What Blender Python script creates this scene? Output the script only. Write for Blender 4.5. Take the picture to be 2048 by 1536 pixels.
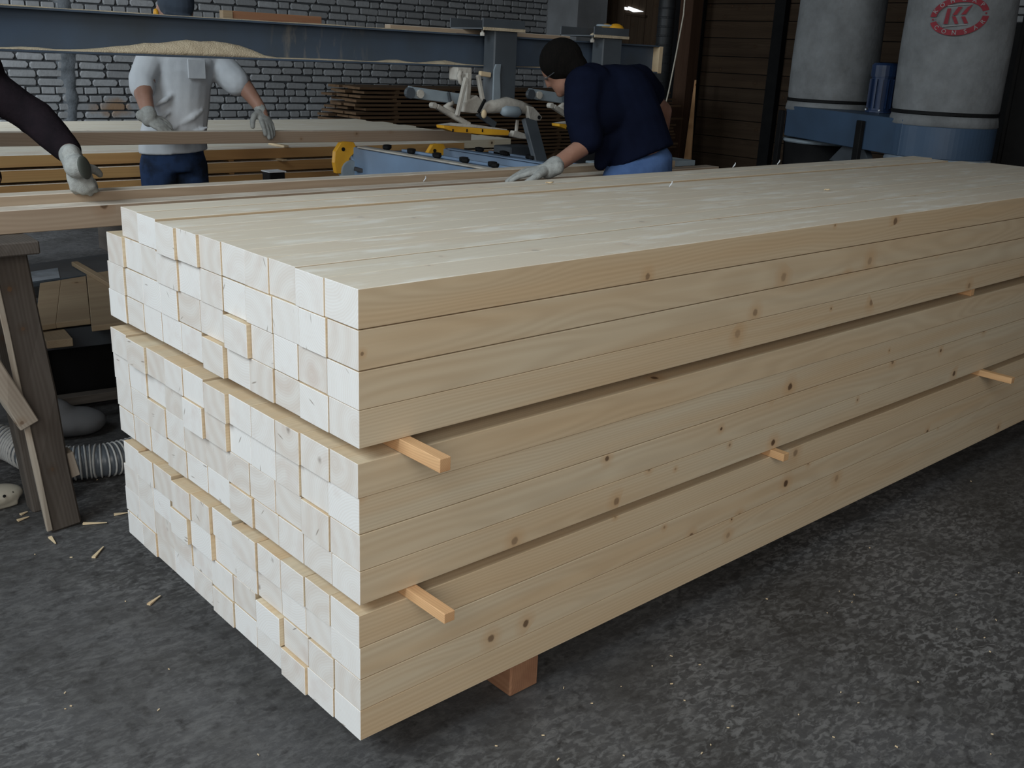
import bpy, bmesh, math, random
from mathutils import Vector, Matrix
random.seed(7)
SC = bpy.context.scene
COL = SC.collection
for o in list(bpy.data.objects):
    bpy.data.objects.remove(o)
PI = math.pi

# ------------------------------------------------------------------ camera, sky, lights, exposure
F = 2004.05                                    # focal length in pixels of the 2048 wide frame
YAW, PITCH, ROLL = 0.825953, 0.317214, 0.0457944
CAM = Vector((-0.96037, -1.45048, 1.44396))
_fw = Vector((math.cos(YAW)*math.cos(PITCH), math.sin(YAW)*math.cos(PITCH), -math.sin(PITCH)))
_rt = Vector((math.sin(YAW), -math.cos(YAW), 0.0))
_up = _rt.cross(_fw)
RT = _rt*math.cos(ROLL) + _up*math.sin(ROLL)
UP = -_rt*math.sin(ROLL) + _up*math.cos(ROLL)
FW = _fw
cd = bpy.data.cameras.new('camera')
cd.sensor_width = 36.0
cd.lens = 36.0*F/2048.0
cd.clip_start, cd.clip_end = 0.05, 100
cam = bpy.data.objects.new('camera', cd)
COL.objects.link(cam)
M = Matrix((RT, UP, -FW)).transposed().to_4x4()
M.translation = CAM
cam.matrix_world = M
SC.camera = cam

SC.view_settings.view_transform = 'Standard'
SC.view_settings.look = 'None'
SC.view_settings.gamma = 1.0
SC.view_settings.use_curve_mapping = False
SC.view_settings.exposure = 0.0
SC.cycles.use_denoising = True
SC.cycles.max_bounces = 6

world = bpy.data.worlds.new('world')
SC.world = world
world.use_nodes = True
bg = world.node_tree.nodes['Background']
bg.inputs[0].default_value = (0.62, 0.74, 1.0, 1)
bg.inputs[1].default_value = 0.10

def area(name, loc, target, sx, sy, power, color):
    l = bpy.data.lights.new(name, 'AREA')
    l.shape = 'RECTANGLE'; l.size = sx; l.size_y = sy
    l.energy = power; l.color = color
    o = bpy.data.objects.new(name, l)
    COL.objects.link(o)
    o.location = loc
    o.rotation_euler = (Vector(target)-Vector(loc)).to_track_quat('-Z', 'Y').to_euler()
    return o
# the big open doorway to the left behind the camera, and a smaller one by the brick wall
area('daylight_doorway', (-4.4, 0.1, 4.6), (0.6, 0.6, 0.5), 3.6, 3.2, 345, (0.82, 0.93, 1.0))
area('front_fill', (-2.9, -4.4, 2.8), (0.8, 0.4, 0.6), 4.0, 3.2, 170, (1.0, 0.98, 0.93))  # added soft fill for the long side of the stack, not a real opening
area('daylight_side_door', (-1.2, 6.8, 2.3), (3.2, 8.2, 1.0), 2.0, 2.4, 140, (0.84, 0.93, 1.0))

# ------------------------------------------------------------------ pixel -> point helpers (planes at real depths)
def ray(x, y):
    return (FW*F + RT*(x-1024) - UP*(y-768))
def PY(x, y, Y):
    d = ray(x, y); t = (Y-CAM.y)/d.y; return CAM + d*t
def PX(x, y, X):
    d = ray(x, y); t = (X-CAM.x)/d.x; return CAM + d*t
def PZ(x, y, z):
    d = ray(x, y); t = (z-CAM.z)/d.z; return CAM + d*t
def PD(x, y, D):
    return CAM + ray(x, y)*(D/F)
def pix(p):
    d = Vector(p)-CAM; z = d.dot(FW)
    return (1024+F*d.dot(RT)/z, 768-F*d.dot(UP)/z)

# ------------------------------------------------------------------ materials
def _sock(nt, v, inp):
    if hasattr(v, 'is_output'):
        nt.links.new(v, inp)
    else:
        try:
            inp.default_value = v
        except Exception:
            inp.default_value = (*v, 1.0)
def node(nt, typ, ins=None, **props):
    n = nt.nodes.new(typ)
    for k, v in props.items():
        setattr(n, k, v)
    for k, v in (ins or {}).items():
        _sock(nt, v, n.inputs[k])
    return n
def math_(nt, op, a, b=0.0, c=0.0, clamp=False):
    n = node(nt, 'ShaderNodeMath', {0: a, 1: b, 2: c}, operation=op)
    n.use_clamp = clamp
    return n.outputs[0]
def mixc(nt, fac, a, b, blend='MIX'):
    n = nt.nodes.new('ShaderNodeMix'); n.data_type = 'RGBA'; n.blend_type = blend
    _sock(nt, fac, n.inputs[0]); _sock(nt, a, n.inputs[6]); _sock(nt, b, n.inputs[7])
    return n.outputs[2]
def ramp(nt, fac, stops):
    n = nt.nodes.new('ShaderNodeValToRGB')
    cr = n.color_ramp
    while len(cr.elements) < len(stops):
        cr.elements.new(0.5)
    for e, (p, c) in zip(cr.elements, stops):
        e.position = p
        e.color = (c, c, c, 1) if not hasattr(c, '__len__') else (*c, 1)
    nt.links.new(fac, n.inputs[0])
    return n.outputs[0]
def new_mat(name):
    m = bpy.data.materials.new(name)
    m.use_nodes = True
    nt = m.node_tree
    return m, nt, nt.nodes['Principled BSDF']
def coords(nt, scale=(1, 1, 1), kind='Object', rnd=True):
    tc = nt.nodes.new('ShaderNodeTexCoord')
    src = tc.outputs[kind] if kind != 'World' else node(nt, 'ShaderNodeNewGeometry').outputs['Position']
    mp = node(nt, 'ShaderNodeMapping', {'Vector': src, 'Scale': scale})
    out = mp.outputs[0]
    if rnd:
        oi = nt.nodes.new('ShaderNodeObjectInfo')
        k = math_(nt, 'MULTIPLY', oi.outputs['Random'], 53.0)
        cx = node(nt, 'ShaderNodeCombineXYZ', {0: k, 1: k, 2: k}).outputs[0]
        out = node(nt, 'ShaderNodeVectorMath', {0: out, 1: cx}, operation='ADD').outputs[0]
    return out
def noise(nt, vec, scale, detail=3.0, rough=0.55, dist=0.0):
    return node(nt, 'ShaderNodeTexNoise', {'Vector': vec, 'Scale': scale, 'Detail': detail, 'Roughness': rough, 'Distortion': dist}).outputs['Fac']
def bump(nt, b, h, strength, dist=0.01):
    n = node(nt, 'ShaderNodeBump', {'Height': h, 'Strength': strength, 'Distance': dist})
    nt.links.new(n.outputs[0], b.inputs['Normal'])

def paint(name, c1, c2=None, rough=0.6, scale=6.0, spec=0.3, metal=0.0, bmp=0.0, lo=0.35, hi=0.7, stretch=(1, 1, 1)):
    """plain surface with two tones mixed by noise"""
    m, nt, b = new_mat(name)
    c2 = c2 or tuple(x*0.75 for x in c1)
    v = coords(nt, stretch)
    f = ramp(nt, noise(nt, v, scale, 5.0), [(lo, 0.0), (hi, 1.0)])
    nt.links.new(mixc(nt, f, (*c1, 1), (*c2, 1)), b.inputs['Base Color'])
    b.inputs['Roughness'].default_value = rough
    b.inputs['Specular IOR Level'].default_value = spec
    b.inputs['Metallic'].default_value = metal
    if bmp:
        bump(nt, b, noise(nt, v, scale*6, 4.0), bmp)
    return m

def wood(name, tones, contrast=0.25, knots=0.8, rough=0.65, dust=0.0, ring=0.007):
    """sawn softwood; x runs along the piece"""
    m, nt, b = new_mat(name)
    oi = nt.nodes.new('ShaderNodeObjectInfo')
    R = oi.outputs['Random']
    R2 = math_(nt, 'FRACT', math_(nt, 'MULTIPLY', R, 17.31))
    R3 = math_(nt, 'FRACT', math_(nt, 'MULTIPLY', R, 91.77))
    tc = nt.nodes.new('ShaderNodeTexCoord')
    off = node(nt, 'ShaderNodeCombineXYZ', {0: math_(nt, 'MULTIPLY', R, 37.0), 1: 0.0, 2: 0.0}).outputs[0]
    V = node(nt, 'ShaderNodeVectorMath', {0: tc.outputs['Object'], 1: off}, operation='ADD').outputs[0]
    sx = node(nt, 'ShaderNodeSeparateXYZ', {0: V})
    x, y, z = sx.outputs
    # wandering pith, rings round it
    wv = node(nt, 'ShaderNodeMapping', {'Vector': V, 'Scale': (0.9, 5.0, 5.0)}).outputs[0]
    w = noise(nt, wv, 1.0, 2.0)
    wob = math_(nt, 'MULTIPLY', math_(nt, 'SUBTRACT', w, 0.5), 0.075)
    yy = math_(nt, 'ADD', math_(nt, 'SUBTRACT', y, math_(nt, 'MULTIPLY_ADD', R2, 0.22, -0.06)), wob)
    zz = math_(nt, 'ADD', math_(nt, 'SUBTRACT', z, math_(nt, 'MULTIPLY_ADD', R3, 0.2, -0.06)), wob)
    r = math_(nt, 'SQRT', math_(nt, 'ADD', math_(nt, 'MULTIPLY', yy, yy), math_(nt, 'MULTIPLY', zz, zz)))
    s = math_(nt, 'SINE', math_(nt, 'MULTIPLY', r, 2*PI/ring))
    s = math_(nt, 'MULTIPLY_ADD', s, 0.5, 0.5)
    gv = node(nt, 'ShaderNodeMapping', {'Vector': V, 'Scale': (1.3, 60.0, 60.0)}).outputs[0]
    g = noise(nt, gv, 1.0, 3.0)
    bv = node(nt, 'ShaderNodeMapping', {'Vector': V, 'Scale': (0.8, 14.0, 14.0)}).outputs[0]
    band = ramp(nt, noise(nt, bv, 1.0, 2.0), [(0.35, 0.0), (0.68, 1.0)])
    col = mixc(nt, R3, (*tones[0], 1), (*tones[1], 1))
    col = mixc(nt, math_(nt, 'MULTIPLY', band, 0.7), col, (*tones[2], 1))
    dark = math_(nt, 'ADD', math_(nt, 'MULTIPLY', s, contrast*0.55), math_(nt, 'MULTIPLY', g, contrast))
    col = mixc(nt, math_(nt, 'MULTIPLY', dark, 0.6), col, (tones[2][0]*0.45, tones[2][1]*0.36, tones[2][2]*0.28, 1))
    # knots
    kp = node(nt, 'ShaderNodeCombineXYZ', {0: x, 1: math_(nt, 'ADD', math_(nt, 'ADD', y, z), math_(nt, 'MULTIPLY', R2, 9.0)), 2: 0.0}).outputs[0]
    kv = node(nt, 'ShaderNodeTexVoronoi', {'Vector': kp, 'Scale': 9.0, 'Randomness': 1.0}, voronoi_dimensions='2D')
    ks = node(nt, 'ShaderNodeSeparateColor', {0: kv.outputs['Color']})
    keep = math_(nt, 'GREATER_THAN', ks.outputs[0], knots)
    size = math_(nt, 'MULTIPLY_ADD', ks.outputs[1], 0.9, 0.35)
    kd = math_(nt, 'ADD', math_(nt, 'DIVIDE', kv.outputs['Distance'], size), math_(nt, 'MULTIPLY', math_(nt, 'SUBTRACT', noise(nt, V, 90.0, 2.0), 0.5), 0.06))
    core = math_(nt, 'MULTIPLY', ramp(nt, kd, [(0.065, 1.0), (0.10, 0.0)]), keep)
    halo = math_(nt, 'MULTIPLY', ramp(nt, kd, [(0.09, 1.0), (0.36, 0.0)]), keep)
    col = mixc(nt, math_(nt, 'MULTIPLY', halo, 0.42), col, (tones[2][0]*0.8, tones[2][1]*0.62, tones[2][2]*0.45, 1))
    col = mixc(nt, math_(nt, 'MULTIPLY', core, math_(nt, 'MULTIPLY_ADD', ks.outputs[2], 0.65, 0.3)), col, (0.10, 0.055, 0.03, 1))
    if dust:
        dv = node(nt, 'ShaderNodeMapping', {'Vector': V, 'Scale': (5.0, 22.0, 22.0)}).outputs[0]
        d = ramp(nt, noise(nt, dv, 1.0, 5.0, 0.62), [(0.52, 0.0), (0.68, 1.0)])
        up = math_(nt, 'GREATER_THAN', node(nt, 'ShaderNodeSeparateXYZ', {0: node(nt, 'ShaderNodeNewGeometry').outputs['Normal']}).outputs[2], 0.7)
        base = math_(nt, 'MULTIPLY', up, math_(nt, 'MULTIPLY_ADD', d, dust*0.55, dust*0.55), clamp=True)
        col = mixc(nt, base, col, (0.87, 0.82, 0.72, 1))
    nt.links.new(col, b.inputs['Base Color'])
    b.inputs['Roughness'].default_value = rough
    b.inputs['Specular IOR Level'].default_value = 0.2
    bump(nt, b, g, 0.12, 0.003)
    return m

def end_grain(name, c, contrast=0.12):
    m, nt, b = new_mat(name)
    oi = nt.nodes.new('ShaderNodeObjectInfo')
    R = oi.outputs['Random']
    R2 = math_(nt, 'FRACT', math_(nt, 'MULTIPLY', R, 17.31))
    R3 = math_(nt, 'FRACT', math_(nt, 'MULTIPLY', R, 91.77))
    R4 = math_(nt, 'FRACT', math_(nt, 'MULTIPLY', R, 7.13))
    tc = nt.nodes.new('ShaderNodeTexCoord')
    off = node(nt, 'ShaderNodeCombineXYZ', {0: math_(nt, 'MULTIPLY', R, 37.0), 1: 0.0, 2: 0.0}).outputs[0]
    V = node(nt, 'ShaderNodeVectorMath', {0: tc.outputs['Object'], 1: off}, operation='ADD').outputs[0]
    sx = node(nt, 'ShaderNodeSeparateXYZ', {0: V})
    x, y, z = sx.outputs
    wob = math_(nt, 'MULTIPLY', math_(nt, 'SUBTRACT', noise(nt, V, 18.0, 2.0), 0.5), 0.012)
    yy = math_(nt, 'ADD', math_(nt, 'SUBTRACT', y, math_(nt, 'MULTIPLY_ADD', R2, 0.22, -0.06)), wob)
    zz = math_(nt, 'ADD', math_(nt, 'SUBTRACT', z, math_(nt, 'MULTIPLY_ADD', R3, 0.2, -0.06)), wob)
    r = math_(nt, 'SQRT', math_(nt, 'ADD', math_(nt, 'MULTIPLY', yy, yy), math_(nt, 'MULTIPLY', zz, zz)))
    s = math_(nt, 'MULTIPLY_ADD', math_(nt, 'SINE', math_(nt, 'MULTIPLY', r, 2*PI/0.006)), 0.5, 0.5)
    wide = math_(nt, 'MULTIPLY_ADD', math_(nt, 'SINE', math_(nt, 'MULTIPLY', r, 2*PI/0.045)), 0.5, 0.5)
    col = mixc(nt, math_(nt, 'MULTIPLY', R4, 0.6), (*c, 1), (c[0]*0.80, c[1]*0.745, c[2]*0.68, 1))
    col = mixc(nt, math_(nt, 'MULTIPLY', s, contrast), col, (0.45, 0.33, 0.22, 1))
    col = mixc(nt, math_(nt, 'MULTIPLY', wide, math_(nt, 'MULTIPLY', R4, 0.22)), col, (0.48, 0.35, 0.26, 1))
    stain = ramp(nt, noise(nt, V, 14.0, 3.0), [(0.55, 0.0), (0.78, 1.0)])
    col = mixc(nt, math_(nt, 'MULTIPLY', stain, 0.3), col, (0.55, 0.42, 0.36, 1))
    kv = node(nt, 'ShaderNodeTexVoronoi', {'Vector': V, 'Scale': 11.0})
    keep = math_(nt, 'GREATER_THAN', node(nt, 'ShaderNodeSeparateColor', {0: kv.outputs['Color']}).outputs[0], 0.72)
    kd = math_(nt, 'ADD', kv.outputs['Distance'], math_(nt, 'MULTIPLY', noise(nt, V, 60.0, 2.0), 0.12))
    spot = math_(nt, 'MULTIPLY', ramp(nt, kd, [(0.10, 1.0), (0.17, 0.0)]), keep)
    col = mixc(nt, math_(nt, 'MULTIPLY', spot, 0.62), col, (0.16, 0.11, 0.08, 1))
    # shakes: short dark checks running out from the pith
    crot = node(nt, 'ShaderNodeCombineXYZ', {0: math_(nt, 'MULTIPLY', R2, 6.28), 1: 0.0, 2: 0.0}).outputs[0]
    cv = node(nt, 'ShaderNodeMapping', {'Vector': V, 'Rotation': crot}).outputs[0]
    cv = node(nt, 'ShaderNodeMapping', {'Vector': cv, 'Scale': (1.0, 14.0, 95.0)}).outputs[0]
    ck = node(nt, 'ShaderNodeTexVoronoi', {'Vector': cv, 'Scale': 1.0})
    ckk = math_(nt, 'GREATER_THAN', node(nt, 'ShaderNodeSeparateColor', {0: ck.outputs['Color']}).outputs[1], 0.86)
    crack = math_(nt, 'MULTIPLY', ramp(nt, ck.outputs['Distance'], [(0.10, 1.0), (0.2, 0.0)]), ckk)
    col = mixc(nt, math_(nt, 'MULTIPLY', crack, 0.7), col, (0.2, 0.15, 0.11, 1))
    nt.links.new(col, b.inputs['Base Color'])
    b.inputs['Roughness'].default_value = 0.8
    b.inputs['Specular IOR Level'].default_value = 0.15
    bump(nt, b, s, 0.05, 0.001)
    return m

PINE = ((0.69, 0.61, 0.455), (0.69, 0.555, 0.375), (0.655, 0.475, 0.285))
m_pine = wood('planed_pine', PINE, 0.36, 0.88)
m_top = wood('dusty_planed_pine', PINE, 0.36, 0.88, dust=0.9)
m_end = end_grain('pine_end_grain', (0.79, 0.775, 0.75), 0.12)
m_stick = wood('sticker_pine', ((0.76, 0.50, 0.26), (0.74, 0.46, 0.24), (0.62, 0.33, 0.16)), 0.5, 0.95, ring=0.004)
m_pale = wood('pale_plank', ((0.80, 0.73, 0.58), (0.78, 0.70, 0.53), (0.70, 0.58, 0.40)), 0.25, 0.95, dust=0.9)
m_rough = wood('rough_sawn_pine', ((0.45, 0.36, 0.26), (0.42, 0.32, 0.235), (0.34, 0.245, 0.17)), 0.4, 0.88, rough=0.85, dust=0.7)
m_orange = wood('orange_pine', ((0.60, 0.37, 0.15), (0.56, 0.33, 0.14), (0.46, 0.23, 0.09)), 0.35, 0.93, dust=1.3)
m_weather = wood('weathered_board', ((0.15, 0.095, 0.055), (0.18, 0.11, 0.06), (0.085, 0.052, 0.03)), 0.6, 0.8, rough=0.9)
m_old = wood('grey_old_timber', ((0.115, 0.10, 0.088), (0.13, 0.11, 0.092), (0.07, 0.058, 0.05)), 0.6, 0.82, rough=0.9)
m_oldedge = wood('pale_split_edge', ((0.34, 0.30, 0.25), (0.36, 0.31, 0.25), (0.25, 0.20, 0.16)), 0.5, 0.9, rough=0.9)
m_brown = wood('brown_plank', ((0.075, 0.052, 0.034), (0.09, 0.058, 0.035), (0.045, 0.029, 0.019)), 0.6, 0.8, rough=0.85)
m_post = wood('red_brown_post', ((0.12, 0.065, 0.042), (0.105, 0.06, 0.038), (0.07, 0.038, 0.024)), 0.6, 0.85, rough=0.85)
m_ply = wood('plywood_panel', ((0.36, 0.27, 0.17), (0.33, 0.25, 0.16), (0.27, 0.19, 0.12)), 0.3, 0.9, rough=0.75)
m_bearer = wood('damp_bearer', ((0.38, 0.20, 0.11), (0.36, 0.19, 0.11), (0.25, 0.12, 0.07)), 0.5, 0.85, rough=0.8)
m_strip = wood('pale_offcut', ((0.74, 0.60, 0.40), (0.76, 0.60, 0.38), (0.62, 0.46, 0.28)), 0.3, 0.95)
m_beam = paint('blue_grey_steel_paint', (0.068, 0.098, 0.145), (0.060, 0.074, 0.09), 0.5, 3.0, 0.4)
m_hang = paint('dull_grey_steel', (0.075, 0.088, 0.10), (0.055, 0.063, 0.072), 0.55, 5.0, 0.4)
m_plate = paint('pale_grey_steel', (0.30, 0.36, 0.40), (0.22, 0.26, 0.29), 0.55, 6.0, 0.4)
m_blue = paint('light_blue_machine_paint', (0.20, 0.29, 0.42), (0.17, 0.23, 0.32), 0.45, 4.0, 0.4)
m_white = paint('dusty_white_metal', (0.55, 0.52, 0.46), (0.34, 0.31, 0.27), 0.75, 9.0, 0.2, bmp=0.3)
m_yellow = paint('yellow_machine_paint', (0.80, 0.42, 0.03), (0.62, 0.29, 0.02), 0.45, 7.0, 0.4)
m_black = paint('black_rubber', (0.007, 0.007, 0.0075), (0.011, 0.011, 0.011), 0.7, 8.0, 0.15)
m_dark = paint('dark_steel', (0.045, 0.05, 0.055), (0.03, 0.03, 0.035), 0.5, 6.0, 0.4)
m_chrome = paint('bright_bolt_steel', (0.55, 0.56, 0.58), (0.4, 0.4, 0.42), 0.3, 8.0, 0.5, metal=0.8)
def web_mat():
    m, nt, b = new_mat('stained_beam_paint')
    v = coords(nt, rnd=False, kind='World')
    f = ramp(nt, noise(nt, v, 3.0, 5.0), [(0.35, 0.0), (0.7, 1.0)])
    c = mixc(nt, f, (0.068, 0.098, 0.145, 1), (0.060, 0.074, 0.09, 1))
    xs = node(nt, 'ShaderNodeSeparateXYZ', {0: v}).outputs
    near = ramp(nt, math_(nt, 'ABSOLUTE', math_(nt, 'SUBTRACT', xs[0], 1.55)), [(0.12, 1.0), (0.30, 0.0)])
    st = noise(nt, node(nt, 'ShaderNodeMapping', {'Vector': v, 'Scale': (26.0, 1.0, 7.0)}).outputs[0], 1.0, 4.0)
    k = math_(nt, 'MULTIPLY', near, ramp(nt, st, [(0.52, 0.0), (0.72, 1.0)]))
    c = mixc(nt, math_(nt, 'MULTIPLY', k, 0.6), c, (0.30, 0.26, 0.20, 1))
    nt.links.new(c, b.inputs['Base Color']); b.inputs['Roughness'].default_value = 0.55
    return m
m_web = web_mat()
m_saw = paint('sawdust', (0.62, 0.52, 0.37), (0.48, 0.39, 0.27), 0.95, 30.0, 0.05, bmp=0.6)
m_conc = paint('column_concrete', (0.24, 0.25, 0.26), (0.18, 0.185, 0.19), 0.85, 3.0, 0.2)
m_duct_blue = paint('collector_blue_paint', (0.052, 0.092, 0.155), (0.044, 0.074, 0.12), 0.45, 3.0, 0.4)
m_motor = paint('motor_blue_paint', (0.012, 0.033, 0.095), (0.008, 0.02, 0.055), 0.4, 8.0, 0.5)
m_spiral = paint('galvanised_dark', (0.026, 0.028, 0.030), (0.016, 0.017, 0.018), 0.5, 9.0, 0.35)
m_film = paint('clear_plastic_film', (0.30, 0.36, 0.42), (0.16, 0.19, 0.22), 0.25, 9.0, 0.5)
m_rope = paint('white_rope', (0.62, 0.57, 0.47), None, 0.9, 40.0)
m_red = paint('red_print', (0.26, 0.032, 0.042), (0.19, 0.026, 0.036), 0.8, 20.0)
m_print = paint('pale_print', (0.30, 0.29, 0.29), None, 0.8, 20.0)
m_skin = paint('skin', (0.36, 0.20, 0.145), (0.27, 0.135, 0.09), 0.55, 9.0, 0.3)
m_hair = paint('dark_hair', (0.004, 0.0035, 0.003), (0.008, 0.006, 0.005), 0.8, 60.0, 0.12, stretch=(3, 3, 0.6), bmp=0.6)
m_glove = paint('grey_knit_glove', (0.40, 0.41, 0.39), (0.30, 0.305, 0.29), 0.95, 60.0, 0.05, bmp=0.35)
m_palm = paint('grey_dipped_palm', (0.075, 0.08, 0.07), (0.055, 0.06, 0.05), 0.6, 12.0, 0.3)
m_tee = paint('white_cotton', (0.62, 0.64, 0.66), (0.52, 0.54, 0.565), 0.95, 7.0, 0.05, bmp=0.1)
m_navy = paint('navy_cotton', (0.0062, 0.009, 0.023), (0.0045, 0.006, 0.015), 0.95, 7.0, 0.05)
m_jean = paint('blue_denim', (0.085, 0.15, 0.31), (0.055, 0.10, 0.22), 0.9, 10.0, 0.08, bmp=0.15)
m_jean2 = paint('stained_dark_denim', (0.026, 0.048, 0.11), (0.014, 0.018, 0.027), 0.9, 7.0, 0.08, bmp=0.15, lo=0.42, hi=0.6)
m_sleeve = paint('black_knit_sleeve', (0.010, 0.008, 0.010), (0.017, 0.012, 0.015), 0.95, 14.0, 0.04, bmp=0.2)
m_cap = paint('dark_blue_cap', (0.045, 0.06, 0.085), (0.03, 0.04, 0.055), 0.9, 12.0)
m_clog = paint('cream_clog_foam', (0.46, 0.42, 0.34), (0.36, 0.33, 0.27), 0.6, 9.0, 0.3)
m_hose = paint('grey_blue_hose_wall', (0.13, 0.15, 0.175), (0.09, 0.10, 0.11), 0.35, 9.0, 0.5)
m_coil = paint('pale_hose_coil', (0.60, 0.60, 0.58), (0.45, 0.45, 0.44), 0.45, 9.0, 0.4)
m_sack = paint('grey_sack', (0.19, 0.19, 0.195), (0.13, 0.13, 0.135), 0.7, 5.0, 0.3)
m_eye = paint('eye', (0.12, 0.10, 0.09), None, 0.2, 5.0)

def floor_mat():
    m, nt, b = new_mat('worn_concrete_floor')
    v = coords(nt, rnd=False, kind='World')
    a = ramp(nt, noise(nt, v, 1.1, 6.0, 0.6, 0.6), [(0.36, 0.0), (0.66, 1.0)])
    c = mixc(nt, a, (0.082, 0.080, 0.081, 1), (0.046, 0.043, 0.041, 1))
    # large worn, paler area towards the open door side
    w = ramp(nt, noise(nt, v, 0.8, 3.0, 0.5), [(0.44, 0.0), (0.62, 1.0)])
    # flaked surface: fine pale chips over dark
    fl = ramp(nt, noise(nt, node(nt, 'ShaderNodeMapping', {'Vector': v, 'Rotation': (0, 0, 0.7), 'Scale': (1.0, 1.9, 1)}).outputs[0], 34.0, 4.0, 0.6, 0.8), [(0.47, 0.0), (0.60, 1.0)])
    c = mixc(nt, math_(nt, 'MULTIPLY', fl, math_(nt, 'MULTIPLY_ADD', w, 0.6, 0.22)), c, (0.20, 0.195, 0.19, 1))
    s = ramp(nt, noise(nt, node(nt, 'ShaderNodeMapping', {'Vector': v, 'Rotation': (0, 0, 0.5), 'Scale': (1.0, 2.2, 1)}).outputs[0], 12.0, 6.0, 0.7), [(0.48, 0.0), (0.72, 1.0)])
    c = mixc(nt, math_(nt, 'MULTIPLY', s, 0.6), c, (0.15, 0.145, 0.14, 1))
    d = ramp(nt, noise(nt, v, 21.0, 5.0, 0.65), [(0.54, 0.0), (0.72, 1.0)])
    c = mixc(nt, math_(nt, 'MULTIPLY', d, 0.85), c, (0.022, 0.020, 0.019, 1))
    br = ramp(nt, noise(nt, v, 4.2, 5.0, 0.65), [(0.45, 0.0), (0.66, 1.0)])
    c = mixc(nt, math_(nt, 'MULTIPLY', br, 0.55), c, (0.040, 0.037, 0.034, 1))
    nt.links.new(c, b.inputs['Base Color'])
    b.inputs['Roughness'].default_value = 0.62
    b.inputs['Specular IOR Level'].default_value = 0.35
    bump(nt, b, noise(nt, v, 30.0, 5.0, 0.7), 0.25, 0.01)
    return m
m_floor = floor_mat()

def brick_mat():
    m, nt, b = new_mat('grey_silicate_brick')
    oi = nt.nodes.new('ShaderNodeObjectInfo')
    v = coords(nt, rnd=False, kind='World')
    c = mixc(nt, oi.outputs['Random'], (0.36, 0.37, 0.38, 1), (0.25, 0.255, 0.26, 1))
    f = ramp(nt, noise(nt, v, 22.0, 5.0), [(0.35, 0.0), (0.75, 1.0)])
    c = mixc(nt, math_(nt, 'MULTIPLY', f, 0.6), c, (0.20, 0.20, 0.20, 1))
    # an ochre stain low on the wall beside the pipe smear
    st = node(nt, 'ShaderNodeVectorMath', {0: v, 1: (3.04, 9.0, 0.76)}, operation='SUBTRACT').outputs[0]
    st = node(nt, 'ShaderNodeMapping', {'Vector': st, 'Scale': (2.3, 1.0, 5.5)}).outputs[0]
    ln = node(nt, 'ShaderNodeVectorMath', {0: st}, operation='LENGTH').outputs['Value']
    k = ramp(nt, math_(nt, 'ADD', ln, math_(nt, 'MULTIPLY', noise(nt, v, 7.0, 3.0), 0.8)), [(0.55, 1.0), (1.15, 0.0)])
    c = mixc(nt, math_(nt, 'MULTIPLY', k, 0.75), c, (0.30, 0.155, 0.05, 1))
    nt.links.new(c, b.inputs['Base Color'])
    b.inputs['Roughness'].default_value = 0.9
    bump(nt, b, noise(nt, v, 50.0, 4.0), 0.3, 0.01)
    return m
m_brick = brick_mat()
m_mortar = paint('dark_mortar', (0.075, 0.08, 0.085), (0.05, 0.052, 0.055), 0.95, 12.0, 0.1, bmp=0.5)
m_smear = paint('cement_smear', (0.17, 0.185, 0.20), (0.075, 0.083, 0.09), 0.9, 9.0, 0.1, bmp=0.5)

def bag_mat():
    m, nt, b = new_mat('dusty_filter_cloth')
    v = coords(nt)
    f = ramp(nt, noise(nt, v, 5.0, 6.0, 0.65), [(0.36, 0.0), (0.7, 1.0)])
    c = mixc(nt, f, (0.215, 0.225, 0.23, 1), (0.135, 0.14, 0.142, 1))
    g = ramp(nt, noise(nt, v, 14.0, 5.0, 0.7), [(0.5, 0.0), (0.75, 1.0)])
    c = mixc(nt, math_(nt, 'MULTIPLY', g, 0.5), c, (0.17, 0.17, 0.165, 1))
    nt.links.new(c, b.inputs['Base Color'])
    b.inputs['Roughness'].default_value = 0.95
    bump(nt, b, noise(nt, v, 3.5, 4.0, 0.6), 0.35, 0.05)
    return m
m_bag = bag_mat()
def emit_mat(name, c, s):
    m, nt, b = new_mat(name)
    b.inputs['Base Color'].default_value = (*c, 1)
    b.inputs['Emission Color'].default_value = (*c, 1)
    b.inputs['Emission Strength'].default_value = s
    return m
m_sky = emit_mat('daylight_gap', (0.85, 0.93, 1.0), 1.6)

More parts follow.
